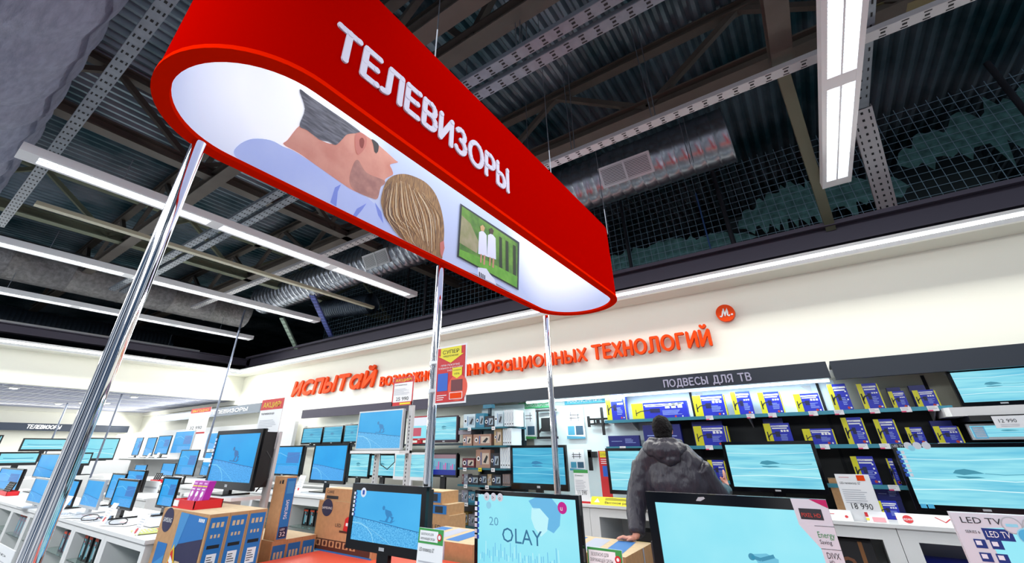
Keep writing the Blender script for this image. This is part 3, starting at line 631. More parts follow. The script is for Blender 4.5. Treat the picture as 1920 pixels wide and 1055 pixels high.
def tv(x0, x1, z0, z1, y, zs, label, pic='fin', fr=None, dep=.055, bz=.028, bzb=None, group=None, base=True, yaw=0, deep=False, basew=.28, slim=False):
    k = .35 if slim else 1
    fr = fr or m_black; bzb = bzb or bz*1.5; t = thing('television', label, 'television', ((x0+x1)/2, y, zs), group)
    b = MB(); b.box(x0, x1, y+.012*k, y+.03*k, z0, z1, m_mblack if fr is m_black else fr); w = x1-x0; h = z1-z0
    b.prism([(x0+w*.04, y+.03*k, z0+h*.05), (x1-w*(.3 if slim else .04), y+.03*k, z0+h*.05), (x1-w*(.3 if slim else .04), y+.03*k, z1-h*.05), (x0+w*.04, y+.03*k, z1-h*.05)], (0, dep, 0), m_mblack)
    b.build('back_shell', t)
    b = MB()
    b.box(x0, x1, y-.012, y+.012*k, z1-bz, z1, fr); b.box(x0, x1, y-.012, y+.012*k, z0, z0+bzb, fr)
    b.box(x0, x0+bz, y-.012, y+.012*k, z0+bzb, z1-bz, fr); b.box(x1-bz, x1, y-.012, y+.012*k, z0+bzb, z1-bz, fr)
    fro = b.build('frame', t)
    b = MB(); sm = {'ski': S_skid if deep else S_ski, 'fin': S_find if deep else S_fin}.get(pic, S_cyan if not deep else S_skid)
    sx0, sx1, sz0, sz1 = x0+bz, x1-bz, z0+bzb, z1-bz
    b.box(sx0, sx1, y-.006, y+.012*k, sz0, sz1, sm); F = faceS(b, sx0, sx1, y-.0062, sz0, sz1)
    if pic == 'ski': pic_ski(F, c_skid if deep else c_ski)
    if pic == 'ridge': pic_ski(F, c_skid, False)
    if pic == 'fin': pic_fin(F, c_find if deep else c_fin)
    if pic == 'menu':
        F.rect(.1, .35, .9, .36, c_skid[2], 2); F.rect(.3, .0, .95, .3, c_skid[1], 2); F.line([(0, .7), (.3, .78), (.6, .62), (1, .75)], h*.015, c_skid[3], 2); F.rect(.55, .4, .95, .8, glow('#1a74c4'), 2)
    if pic == 'olay':
        pm1, pm2, pm3 = glow('#2e6f96'), glow('#66b6e4'), glow('#bdf2fa')
        F.poly([(.55, .95), (.62, 1.0), (.78, 1), (.86, .86), (.84, .66), (.78, .56), (.72, .6), (.74, .74), (.66, .86), (.6, .84)], pm2, 2)
        F.poly([(.58, .86), (.66, .86), (.74, .74), (.72, .58), (.66, .5), (.6, .6), (.57, .72)], pm3, 2)
        random.seed(4)
        for i in range(40): u = .03+i*.02; v = .08+random.random()*.12; F.rect(u, v, u+.006, v+random.uniform(.06, .2), pm2 if i % 3 else pm3, 3)
        F.text('20', .13, .58, .12, glow('#5f9fc0'), 4, .1); F.text('OLAY', .27, .38, .2, pm1, 4, .4)
        for i in range(2): F.rect(.04, .05-i*.035, .9, .06-i*.035, pm2, 3)
    if pic == 'rider':
        pr1, pr2, pr3 = glow('#3c90b0'), glow('#6cc0dc'), glow('#b4f0fa')
        F.poly([(0, 0), (1, 0), (1, .09), (.6, .10), (.3, .16), (0, .22)], glow('#6fcdea'), 2); F.line([(0, .22), (.3, .16), (.6, .10)], h*.006, pr1, 3)
        F.poly([(.1, .3), (.3, .24), (.42, .2), (.4, .26), (.24, .34)], pr3, 2)
        F.disc(.57, .47, h*.03, pr1, 4); F.poly([(.58, .5), (.66, .52), (.72, .47), (.71, .38), (.66, .35), (.6, .4)], pr2, 3); F.line([(.57, .47), (.62, .45), (.7, .5)], h*.03, pr1, 4)
        F.line([(.62, .42), (.61, .3), (.64, .24)], h*.04, pr2, 3); F.line([(.69, .4), (.72, .3), (.7, .24)], h*.04, pr2, 3); F.poly([(.5, .25), (.8, .2), (.84, .24), (.78, .24), (.52, .28)], pr1, 4)
    if pic == 'stage':
        F.rect(0, 0, 1, .25, glow('#182a8c'), 2); F.rect(0, .25, 1, 1, glow('#7ab4cc', .9), 2); F.rect(0, .8, 1, 1, glow('#9c7c88', .8), 3); random.seed(2)
        for i in range(14): u = .04+i*.068; F.rect(u, .26, u+.045, .4+random.random()*.3, glow(('#d05aa8', '#3c86b4', '#5a9cc0', '#b46ac0')[i % 4], .9), 4)
    if pic == 'news': F.rect(.0, .6, 1, 1, glow('#e0e8f8'), 2); F.rect(.1, .1, .6, .5, glow('#c04860'), 3)
    b.build('screen', t)
    xm = (x0+x1)/2; b = MB()
    if base and z0-zs > .012:
        b.box(xm-.05, xm+.05, y+.0, y+.03, zs+.012, z0+.02, fr if fr != m_silver else m_silver); b.box(xm-basew*w/.8*.8, xm+basew*w/.8*.8, y-.11, y+.13, zs, zs+.014, fr); b.build('stand', t)
    b = MB(); F = faceS(b, xm-.04, xm+.04, y-.0125, z0+bzb*.3, z0+bzb*.65); F.rect(.2, 0, .8, 1, m_silver); b.build('logo_plate', fro)
    return t
def tvp(TL, BR, Y, zs, label, **k):
    a, c = atY(*TL, Y), atY(*BR, Y); tr = k.pop('TR', None)
    x1 = atY(*tr, Y).x if tr else c.x
    return tv(a.x, x1, c.z, a.z, Y, zs if zs is not None else c.z-.05, label, **k), (a.x, x1, c.z, a.z)
ZC = -.555
PZ = -.76
def box1(name, x0, x1, y0, y1, z0, z1, m, lab, cat, group=None):
    b = MB(); b.box(x0, x1, y0, y1, z0, z1, m); return b.build(name, label=lab, cat=cat, group=group)
def cab(x0, x1, y0, y1, zt, lab, st=.11, ap=.09, zb=FL, group='white counter cabinets', glassz=None):
    t = thing('counter_cabinet', lab, 'cabinet', ((x0+x1)/2, (y0+y1)/2, zb), group); e = .002
    b = MB(); b.box(x0+e, x0+st, y0, y1, zb, zt, m_white); b.build('side_panel', t)
    b = MB(); b.box(x1-st, x1-e, y0, y1, zb, zt, m_white); b.build('side_panel', t)
    b = MB(); b.box(x0+st, x1-st, y0, y0+.02, zt-ap, zt, m_white); b.build('front_rail', t)
    b = MB(); b.box(x0+st, x1-st, y0, y1, zb, zb+.12, m_white); b.build('plinth', t)
    b = MB(); b.box(x0+st, x1-st, y1-.02, y1, zb+.12, zt, m_grey); b.build('back_panel', t)
    if glassz is not None: b = MB(); b.box(x0+st, x1-st, y0+.01, y1-.02, glassz, glassz+.008, glass()); b.build('glass_shelf', t)
    return t
# near row
t, r = tvp((412, 808), (480, 922), 2.15, -.335, 'large black television with thick side on a white riser above the stacked cardboard boxes', TR=(497, 803), pic='ski', deep=True, dep=.11, bz=.035, bzb=.06, basew=.2)
b = MB(); stickers(faceS(b, r[0], r[1], 2.135, r[2], r[3]), b, 8); b.build('sticker', t)
b = MB(); b.tube([(-4.0, 2.2, .0), (-3.97, 2.24, -.06), (-3.96, 2.24, -.2), (-4.03, 2.2, -.3)], .006, m_mblack, 6); b.build('power_cable', t)
t, r = tvp((665, 905), (785, 1050), 2.2, PZ, 'black television showing a snowboarder, beside the brown box with oval logo in the front row', TR=(803, 908), pic='ski', bz=.04, bzb=.05, basew=.18)
b = MB(); stickers(faceS(b, r[0]+.03, r[1], 2.185, r[2], r[3]), b, 6); F = faceS(b, r[0]+.1, r[0]+.15, 2.186, r[3]-.075, r[3]-.025); F.disc(.5, .5, .028, m_iconw); F.rect(.3, .25, .7, .75, m_icon, 2); b.build('sticker', t)
t, r = tvp((893, 918), (1081, 928), 2.6, PZ, 'black television showing a face cream advert with large word in the front row', pic='fin') if False else (None, None)
a0, a1 = atY(893, 918, 2.6), atY(1083, 928, 2.6)
t = tv(a0.x, a1.x+.01, a0.z-.46, a0.z, 2.6, PZ, 'black television showing a face cream advert with large word in the front row', pic='olay', bz=.022, bzb=.05)
b = MB(); x0, z1, yy = a0.x, a0.z, 2.585
F = faceS(b, x0, x0+.75, yy, z1-.46, z1); stickers(F, b, 7)
for i in range(3):
    b2 = MB(); F2 = faceS(b2, x0, x0+.75, yy, z1-.46, z1); F2.disc(.135+i*.07, .93, .023, m_stick, 4); F2.text(['+', '>', 'o'][i], .12+i*.07, .9, .05, m_txt, 5); b2.build('round_badge', t)
F.disc(.155, .83, .02, mat('badge_cyan', '#8fd8ee', .5), 4); F.text('LED TV', .015, .92, .04, m_iconw, 4, .09); b.build('sticker', t)
b = MB(); F = faceS(b, x0+.615, x0+.675, yy, z1-.095, z1-.035); F.disc(.5, .5, .03, mat('badge_magenta', '#c0148c', .4), 3, 20); F.text('u', .3, .28, .45, m_paper, 5); b.build('channel_badge', t)
a0, a1 = atY(1210, 921, 2.9), atY(1546, 930, 2.9)
t = tv(a0.x, a1.x, a0.z-.5, a0.z, 2.9, PZ, 'largest black television in the front row, in front of the person, with side spec sticker', pic='rider', bz=.05, bzb=.05)
b = MB(); F = faceS(b, a1.x-.155, a1.x, 2.886, a0.z-.5, a0.z)
F.poly([(.05, 1), (1, 1), (1, 0), (.55, 0), (.5, .6), (.1, .78)], m_stick, 2)
F.poly([(.55, 1), (1, 1), (1, .93)], mat('sticker_magenta', '#b81460', .4), 3); F.rect(.2, .83, .8, .92, m_txt, 3); F.text('PIXEL HD', .24, .85, .035, mat('print_red', '#c0392b', .5), 4, .5)
F.text('Energy', .52, .69, .05, mat('print_green', '#2f8a4c', .5), 4, .42); F.text('Saving', .52, .64, .035, m_txt, 4, .3); F.text('DIVX', .6, .53, .05, m_txt, 4, .32); F.text('HD', .62, .49, .03, m_txt, 4, .12)
F.rect(.55, .26, 1, .4, mat('sticker_magenta', '#b81460', .4), 3); F.text('LG', .7, .3, .06, m_paper, 4, .2)
for v in (.78, .6, .44): F.rect(.5, v, 1, v+.004, m_txt, 3)
b.build('sticker', t)
b = MB(); F = faceS(b, a0.x+.28, a0.x+.33, 2.887, a0.z-.038, a0.z-.012); F.poly([(0, .2), (.3, .9), (.9, 1), (1, .7), (.5, .2)], m_silver); b.build('energy_mark', t)
a0 = atY(1778, 959, 2.9)
t = tv(a0.x, a0.x+.86, a0.z-.5, a0.z, 2.9, PZ, 'television at the lower right corner with round badges and silver spec sticker', pic='plain', fr=m_stick, bz=.035, bzb=.05)
b = MB(); F = faceS(b, a0.x, a0.x+.86, 2.885, a0.z-.5, a0.z); F.poly([(0, 1), (.3, 1), (.3, .93), (.1, .9), (.14, 0), (0, 0)], m_stick, 2)
F.rect(.09, .82, .19, .9, mat('badge_navy', '#16307c', .4), 3); F.text('LED TV', .03, .93, .045, m_txt, 4, .14); F.text('LED TV', .1, .84, .045, m_paper, 5, .08); F.text('SERIES 6', .03, .86, .02, m_txt, 4, .05)
for i, (u, v) in enumerate([(.2, .93), (.27, .93), (.34, .93)]): F.disc(u, v, .03, m_silver, 4, 20); F.disc(u, v, .026, m_stick, 5, 20); F.rect(u-.02, v-.01, u+.02, v+.01, mat('badge_cyan', '#8fd8ee', .5), 6)
F.disc(.235, .86, .028, mat('badge_cyan', '#8fd8ee', .5), 6, 20); F.disc(.235, .86, .024, mat('badge_cyan2', '#4cb4e0', .5), 7, 20)
for i in range(7):
    for j in range(2): F.rect(.045+j*.055, .76-i*.09, .085+j*.055, .82-i*.09, mat('badge_navy', '#16307c', .4), 4); F.rect(.05+j*.055, .78-i*.09, .07+j*.055, .81-i*.09, m_iconw, 5)
b.build('sticker', t)
# row on the long wall counter
WG = 'televisions on the long wall counter'
row = [((1670, 832), (1722, 955), 5.35, .83, 'wide black television with badges at the right end of the wall counter', 'fin', False),
       ((1352, 828), (1372, 920), 5.35, .80, 'black television on the wall counter right of the person', 'fin', False),
       ((1135, 840), (1143, 925), 5.35, .78, 'black television on the wall counter partly hidden by the person', 'fin', False)]
for TL, BL, Yd, wd, lab, pc, dp in row:
    a, c = atY(*TL, Yd), atY(*BL, Yd); t = tv(a.x, a.x+wd, c.z, a.z, Yd, ZC, lab, pic=pc, bz=.03, bzb=.04, group=WG, deep=dp)
    if 'badges' in lab:
        b = MB(); F = faceS(b, a.x, a.x+wd, Yd-.013, c.z, a.z)
        for i in range(3): b2 = MB(); faceS(b2, a.x, a.x+wd, Yd-.013, c.z, a.z).disc(.13+i*.07, .97, .028, m_stick, 4); b2.build('round_badge', t)
        F.disc(.15, .93, .022, mat('badge_cyan', '#8fd8ee', .5), 6); F.text('LED TV', .01, .95, .04, m_iconw, 4, .08)
        for i in range(6): F.rect(.02, .84-i*.07, .05, .89-i*.07, m_icon, 3); F.rect(.055, .84-i*.07, .08, .89-i*.07, m_iconw, 3)
        F.rect(.04, .03, .085, .09, mat('badge_cyan2', '#4cb4e0', .5), 3); F.rect(.095, .03, .14, .09, mat('badge_cyan2', '#4cb4e0', .5), 3); b.build('sticker', t)
tvp((958, 835), (1067, 921), 5.35, ZC, 'black television with dim water picture beside the small accessories shelves', pic='fin', deep=True, bz=.03, bzb=.07, group=WG)
a, c = atY(1772, 695, 5.6), atY(1800, 762, 5.6)
tv(a.x, a.x+.52, c.z+.0, a.z, 5.6, c.z-.012, 'small black television high at the right edge on the white curved shelf', pic='fin', bz=.022, bzb=.03)
a, c = atY(1810, 795, 5.6), atY(1822, 829, 5.6); t = tv(a.x, a.x+.5, .05, a.z, 5.6, .045, 'silver edged television on the second shelf behind the wide one at right', pic='fin', fr=m_silver, bz=.015, bzb=.02, base=False)
b = MB(); F = faceS(b, a.x+.02, a.x+.1, 5.585, .06, a.z-.02); F.rect(0, 0, 1, 1, glow('#58a8d0', .9)); [F.rect(.1, .1+i*.15, .9, .2+i*.15, m_iconw, 2) for i in range(6)]; b.build('menu_sticker', t)
tvp((812, 781), (857, 829), 5.5, .095, 'dark framed television with red lower edge on the shelf behind the middle pole', pic='fin', fr=mat('frame_plum', '#3a2430', .3), bz=.02, bzb=.04)
tvp((773, 781), (792, 825), 5.5, .095, 'red framed television partly behind the middle chrome pole', TR=(806, 780), pic='news', fr=mat('frame_red', '#b01828', .3), bz=.02)
tvp((807, 849), (856, 895), 5.4, ZC, 'television showing a pink and blue stage picture right of the middle pole', TR=(858, 849), pic='stage', fr=m_mblack, bz=.02)
tvp((742, 848), (797, 901), 5.26, ZC, 'white framed television on the wall counter just left of the middle pole', pic='fin', fr=m_paper, bz=.03, basew=.12)
tvp((697, 851), (740, 896), 5.3, ZC, 'dark television below the tall display stand, left of the white framed one', pic='fin', bz=.02, basew=.12)
tvp((657, 849), (690, 897), 5.26, ZC, 'leftmost dark television of the three below the tall display stand', pic='fin', bz=.02, basew=.12)
for i, (TL, BR, TR) in enumerate([((570, 802), (604, 832), (607, 800)), ((609, 799), (641, 831), (645, 797)), ((648, 796), (676, 830), (680, 794))]):
    tvp(TL, BR, 5.6, .095, 'small blue television, %s from the left of three under the violet band' % ordn(i), TR=TR, pic='fin', deep=True, bz=.02, group='three small televisions on the upper shelf')
# middle island
IZ = -.555
tvp((592, 832), (645, 908), 4.55, IZ, 'blue lit television with menu bar on the middle island counter', pic='ridge', deep=True, bz=.03)
tvp((512, 836), (560, 893), 4.55, IZ, 'blue lit television on the middle island just right of the biggest left television', pic='menu', deep=True, bz=.02)
# tall stand with the silver television
t, r = tvp((676, 772), (755, 843), 3.9, .0, 'thin silver edged television raised on the perforated white stand', TR=(758, 767), pic='ski', fr=m_silver, bz=.015, bzb=.02, base=False)
xs = atY(768, 800, 3.95).x
st = thing('display_stand', 'white perforated post stand carrying the silver television and a red price sign', 'stand', (xs, 3.95, FL))
b = MB(); b.box(xs-.05, xs+.02, 3.96, 4.0, FL, .5, m_grey)
for k in range(40): b.box(xs-.02, xs-.01, 3.957, 3.96, -1.2+k*.04, -1.18+k*.04, m_hole)
b.build('post', st)
xq = atY(690, 870, 3.9).x
b = MB(); b.box(xq+.03, xq+.09, 3.96, 4.0, FL, -.03, m_grey)
for k in range(28): b.box(xq+.055, xq+.065, 3.957, 3.96, -1.15+k*.04, -1.13+k*.04, m_hole)
b.build('post', st)
b = MB(); b.box(xq-.25, xs+.02, 3.80, 4.0, -.03, .0, m_white); b.build('plate', st)
b = MB(); b.tube([(xq+.15, 3.95, -.03), (xq+.17, 3.95, -.15), (xq+.3, 3.95, -.2), (xq+.42, 3.95, -.12), (xq+.4, 3.95, -.03)], .005, m_mblack, 6); b.build('cable', st)
b = MB(); b.box((r[0]+r[1])/2-.04, (r[0]+r[1])/2+.04, 3.9, 3.95, 0, r[2]+.1, m_silver); b.build('stand_neck', t)
# left rows: (TL, BR, Y, support, label, pic, frame)
LFT = [((279, 820), (286, 855), 5.3, -.14, 'second narrow looking television from the left on the far left shelf', 'ridge', None),
 ((300, 817), (316, 852), 5.3, -.14, 'third television on the far left shelf, between two slanted price cards', 'menu', None),
 ((258, 820), (261, 854), 5.3, -.14, 'leftmost dark navy television on the far left shelf', 'menu', None),
 ((332, 808), (359, 851), 4.3, -.14, 'white rimmed television standing highest on the left shelf, under the first price sign', 'menu', m_silver),
 ((342, 843), (363, 893), 4.2, IZ, 'television with wavy blue picture and round offer sticker at left', 'menu', None),
 ((307, 867), (321, 893), 4.8, IZ, 'small television just left of the one with the round offer sticker', 'ridge', None),
 ((256, 870), (268, 893), 4.8, IZ, 'small television below the far left shelf at its left end', 'ridge', None),
 ((392, 811), (405, 843), 5.62, -.14, 'television half hidden behind the biggest left television, upper one', 'ridge', m_silver),
 ((386, 847), (395, 893), 5.4, IZ, 'television half hidden behind the biggest left television, lower one', 'ridge', None),
 ((225, 896), (246, 958), 1.86, -.57, 'dark framed television on the near left counter, rightmost of the slim ones', 'menu', None),
 ((169, 896), (179, 956), 1.80, -.57, 'white framed television on the near left counter, right of the thick chrome pole', 'ridge', m_silver),
 ((132, 897), (124, 950), 1.80, -.57, 'blue lit television just behind the slanted card right of the thick chrome pole', 'ridge', None),
 ((70, 894), (76, 948), 1.62, -.57, 'white framed television on the near left counter, left of the thick chrome pole', 'ridge', m_silver),
 ((80, 850), (97, 899), 2.2, -.57, 'wide television behind the white framed one left of the thick chrome pole', 'ridge', None),
 ((310, 893), (322, 955), 2.20, -.57, 'blue lit television behind the corner of the big cardboard box', 'menu', None),
 ((214, 886), (222, 940), 2.22, -.57, 'television mostly hidden behind the dark framed slim one', 'menu', None)]
TRS = {0: (296, 819), 1: (324, 816), 2: (270, 820), 3: (368, 805), 4: (376, 842), 5: (331, 868), 6: (278, 868), 7: (412, 810), 8: (405, 845), 9: (266, 895), 10: (203, 896), 11: (154, 897), 12: (100, 895), 13: (115, 850), 14: (340, 894), 15: (240, 886)}
for i, (TL, BR, Yd, zs, lab, pc, fr) in enumerate(LFT):
    a, c, d = atY(*TL, Yd), atY(*BR, Yd), atY(*TRS[i], Yd)
    tv(a.x, d.x, max(c.z, zs+.015), a.z, Yd, zs, lab, pic=pc, fr=fr, bz=.018, bzb=.025, deep=True, dep=.018, slim=True, group='televisions in the left rows', basew=.2)
for TL, TR, BR, Yd, zs, lab in [((5, 876), (48, 876), (36, 930), 1.9, -.57, 'pale blue television at the left edge behind the red tray'), ((243, 880), (276, 879), (262, 925), 3.0, -.57, 'blue television between the near left counter and the white machine poster'), ((300, 822), (300, 822), (300, 822), 0, 0, '')]:
    if Yd:
        a, c, d = atY(*TL, Yd), atY(*BR, Yd), atY(*TR, Yd); o = tv(a.x, d.x, max(c.z, zs+.015), a.z, Yd, zs, lab, pic='menu', bz=.018, deep=True, dep=.018, basew=.15)
box1('worktop', -9.6, -7.9, 2.75, 3.2, -.595, -.57, m_white, 'narrow white worktop behind the near left counter', 'worktop'); cab(-9.6, -7.9, 2.78, 3.18, -.595, 'white cabinet behind the near left counter')
# televisions of the back wall, facing into the shop
def tvE(y0, y1, z0, z1, x, zs, lab):
    t = thing('television', lab, 'television', (x, (y0+y1)/2, zs), 'cyan televisions along the back wall')
    b = MB(); b.box(x-.05, x, y0, y1, z0, z1, m_mblack); b.build('housing', t)
    b = MB(); F = faceE(b, x+.001, y0+.03, y1-.03, z0+.05, z1-.03); F.rect(0, 0, 1, 1, S_cyan); F.line([(.1, .5), (.4, .45), (.9, .5)], .01, c_find[0], 2); F.line([(0, .25), (.5, .3), (1, .2)], .012, c_fin[1], 2); b.build('screen', t)
    b = MB(); b.box(x-.15, x+.1, (y0+y1)/2-.2, (y0+y1)/2+.2, zs, zs+.02, m_mblack); b.box(x-.04, x-.01, (y0+y1)/2-.05, (y0+y1)/2+.05, zs+.02, z0+.05, m_mblack); b.build('stand', t)
for TL, TR, BL, X, lab in [((45, 821), (131, 823), (40, 846), -16.5, 'large cyan television below the white lettering on the back wall'), ((163, 820), (227, 820), (155, 863), -16.5, 'large cyan television on the back wall right of the thick chrome pole'),
    ((0, 847), (78, 847), (0, 873), -13.5, 'cyan television at the left edge of the photo, in front of the back wall row'), ((149, 848), (176, 848), (145, 873), -14.5, 'small cyan television just right of the thick chrome pole'), ((0, 815), (8, 816), (0, 840), -16.5, 'cyan television cut by the left edge, in the upper back row')]:
    a, c, d = atX(*TL, X), atX(*TR, X), atX(*BL, X); tvE(a.y, c.y, d.z, a.z, X, {-16.5: -.2, -14.5: -.47, -13.5: -.46}[X], lab)
# ================================================================ counters, podium, gondolas
TP = .025
box1('worktop', -3.44, 4.1, 5.18, 5.95, ZC-TP, ZC, m_white, 'white worktop of the long wall counter below the wall mount shelves', 'worktop')
box1('worktop', -9.55, -4.42, 5.18, 5.95, ZC-TP, ZC, m_white, 'white worktop of the wall counter left of the accessories shelves', 'worktop')
e = [-3.44]+[.29+1.2775*k for k in (-2, -1, 0, 1, 2)]+[4.1]
e = [-3.44, -2.376, -1.043, .29, 1.623, 2.956, 4.1]
for i in range(6): cab(e[i], e[i+1], 5.22, 5.9, ZC-TP, 'white counter cabinet under the wall mount shelves, %s from the left' % ordn(i))
for i in range(4): cab(-4.42-1.28*(i+1), -4.42-1.28*i, 5.22, 5.9, ZC-TP, 'white counter cabinet of the left wall counter, %s from its right end' % ordn(i))
box1('worktop', -7.7, -5.55, 4.1, 4.85, IZ-TP, IZ, m_white, 'white worktop of the middle island counter', 'worktop')
for i in range(2): cab(-7.7+1.075*i, -6.625+1.075*i, 4.14, 4.82, IZ-TP, 'white open cabinet of the middle island, %s one' % ['left', 'right'][i], .07, .1, glassz=-.95)
box1('worktop', -12.0, -4.215, 1.56, 2.3, -.595, -.57, m_white, 'white worktop of the near left counter', 'worktop')
for i in range(9): cab(-11.84+.845*i, -10.995+.845*i, 1.58, 2.28, -.595, 'white open cabinet of the near left counter, %s from the left' % ordn(i), .06, .05, glassz=-.86)
box1('worktop', -14.5, -9.9, 4.0, 5.75, IZ-TP, IZ, m_white, 'white worktop of the far left gondola', 'worktop')
cab(-14.5, -12.2, 4.05, 5.1, IZ-TP, 'white cabinet under the far left gondola, left one', .1); cab(-12.2, -9.9, 4.05, 5.1, IZ-TP, 'white cabinet under the far left gondola, right one', .1)
g = thing('wall_gondola', 'white and grey shelf gondola with slanted televisions at far left', 'shelving', (-14, 5.6, FL))
b = MB(); b.box(-19.3, -9.6, 5.8, 5.88, FL, .6, m_grey); b.build('back_panel', g)
b = MB(); b.box(-19.3, -9.6, 5.14, 5.8, -.17, -.14, m_white); b.build('shelf', g)
b = MB(); b.box(-17.72, -17.6, 4.9, 5.8, FL, .5, m_white); b.build('end_panel', g)
box1('low_shelf_riser', -9.6, -8.4, 4.1, 4.6, -.17, -.14, m_white, 'white shelf plate under the highest television of the left rows', 'shelf'); 
b = MB(); b.box(-9.5, -9.4, 4.5, 4.6, FL, -.17, m_white); b.box(-8.6, -8.5, 4.5, 4.6, FL, -.17, m_white); b.build('shelf_support', bpy.data.objects['low_shelf_riser'])
box1('worktop', -9.8, -7.9, 3.9, 4.48, IZ-TP, IZ, m_white, 'white worktop of the small left island', 'worktop'); cab(-9.8, -7.9, 3.95, 4.45, IZ-TP, 'white cabinet of the small left island', .08)
for nm, X, y0, y1, zt, lab in [('back_wall_counter', -16.5, .3, 5.0, -.2, 'white stepped counter carrying the cyan televisions by the back wall'), ('back_wall_counter', -14.5, .3, 4.2, -.47, 'lower white counter in front of the back wall counter')]:
    b = MB(); b.box(X-.4, X+.35, y0, y1, FL, zt, m_white); b.build(nm, label=lab, cat='counter')
box1('back_wall_counter', -13.9, -13.1, .6, 3.2, FL, -.46, m_white, 'white counter carrying the cyan television at the left edge', 'counter')
m_coral = mat('coral_top', '#f0583c', .5)
pd = thing('display_podium', 'low display podium with coral red top in the foreground', 'podium', (-.6, 2.75, FL))
b = MB(); b.box(-3.75, 1.9, 2.15, 3.05, FL, PZ-.02, m_white); b.build('base', pd); b = MB(); b.box(-3.8, 1.95, 2.1, 3.08, PZ-.02, PZ, m_coral); b.build('top_panel', pd)
# white stand of the biggest left television
st = thing('display_stand', 'white riser stand with tall side post under the biggest left television', 'stand', (-4.4, 2.2, -.57))
b = MB(); b.box(-4.93, -4.05, 2.02, 2.27, -.36, -.335, m_white); b.build('plate', st)
b = MB(); b.box(-4.6, -4.33, 2.1, 2.25, -.57, -.36, m_silver); b.build('pedestal', st)
b = MB(); b.box(-4.12, -4.03, 2.302, 2.33, FL, .16, m_grey); b.build('post', st)
g = thing('wall_shelf', 'long thin shelf with small televisions under the violet band', 'shelf', (-7, 5.6, .07))
b = MB(); b.box(-9.5, -4.42, 5.42, 5.95, .07, .095, m_shelf); b.build('shelf', g)
for x in (-9.4, -7.8, -6.1, -4.5): b = MB(); b.box(x, x+.03, 5.92, 5.97, -.53, .5, m_grey); b.build('upright', g)
# accessories gondola right of the middle pole
ax0, ax1 = -4.38, -3.58
g = thing('accessory_gondola', 'dark narrow shelving full of small packets right of the middle chrome pole', 'shelving', ((ax0+ax1)/2, 5.55, FL))
b = MB(); b.box(ax0, ax1, 5.84, 5.88, FL, .12, m_shelf); b.box(ax0, ax1, 5.84, 5.88, .12, .62, mat('panel_lit', '#dfeef0', .6)); b.build('back_panel', g)
SH = [atY(900, 801, 5.3).z, atY(900, 835, 5.3).z, atY(900, 877, 5.3).z, atY(900, 909, 5.3).z, atY(865, 941, 5.3).z, atY(870, 985, 5.3).z]
for i, z in enumerate(SH): b = MB(); b.box(ax0, ax1+(.02 if i < 3 else -.08), 5.28, 5.84, z-.022, z, mat('shelf_teal_edge', '#2f6f80', .3, .3)); b.build('shelf', g)
b = MB(); b.box(ax0, ax0+.03, 5.8, 5.84, FL, .5, m_shelf); b.box(ax1-.03, ax1, 5.8, 5.84, FL, .5, m_shelf); b.build('upright', g)
# wall mount shelving
g = thing('wall_shelving', 'long wall shelving with blue and yellow wall mount boxes', 'shelving', (-.6, 5.8, ZC))
m_dim = mat('shelf_back_dark', '#1d2022', .7); m_beige = mat('panel_beige', '#bcbcaa', .7); m_plit = mat('panel_lit', '#dfeef0', .6)
b = MB(); b.box(-3.46, .26, 5.9, 5.95, .33, .64, m_plit); b.box(-3.46, -1.55, 5.9, 5.95, ZC, .33, m_plit); b.build('pale_back_panel', g)
b = MB(); b.box(.26, 5.0, 5.9, 5.95, .33, .66, m_beige); b.build('beige_back_panel', g)
b = MB(); b.box(-1.55, 5.0, 5.9, 5.95, ZC, .33, m_dim); b.build('dark_back_panel', g)
SA, SB, SCz = atY(1400, 777, 5.6).z, atY(1500, 834, 5.6).z, atY(1640, 909, 5.6).z
for z, xa, xb in ((SA, -2.22, 1.02), (SB, -2.24, 2.6), (SCz, -1.5, .75)):
    b = MB(); b.box(xa, xb, 5.6, 5.9, z-.025, z, m_shelf); b.box(xa, xb, 5.59, 5.6, z-.03, z+.004, mat('shelf_lip_teal', '#3f8ca0', .3, .3)); b.build('shelf', g)
for x in (-1.9, -.6, .9):
    b = MB(); b.prism([(x, 5.9, SA-.025), (x, 5.62, SA-.025), (x, 5.9, SA-.12)], (.01, 0, 0), m_grey); b.build('bracket', g)
for x in (-1.2, .1, .95): b = MB(); b.box(x, x+.025, 5.885, 5.9, ZC, .62, m_hole); b.build('slotted_upright', g)
for x, z in ((.05, .6), (1.2, .62), (-1.05, .6)): b = MB(); b.prism([(x, 5.895, z), (x-.09, 5.895, z), (x, 5.895, z-.08)], (0, -.01, 0), m_grey); b.build('gusset', g)
# lamp tube under the header band over these shelves
b = MB(); b.box(-3.4, .22, 5.62, 5.66, .60, .622, mat('shelf_tube', '#ffffff', .5, 0, '#dff8ff', 6)); b.build('shelf_tube_lamp', label='thin white tube lamp under the lettered header band', cat='lamp')
area('shelf_lamp_light', (-1.6, 5.64, .59), (3.6, .05), 22, (.8, .97, 1), (math.radians(12), 0, 0))
area('shelf_lamp_light', (-7.0, 5.62, .6), (4, .05), 9, (.85, .97, 1), (math.radians(12), 0, 0))
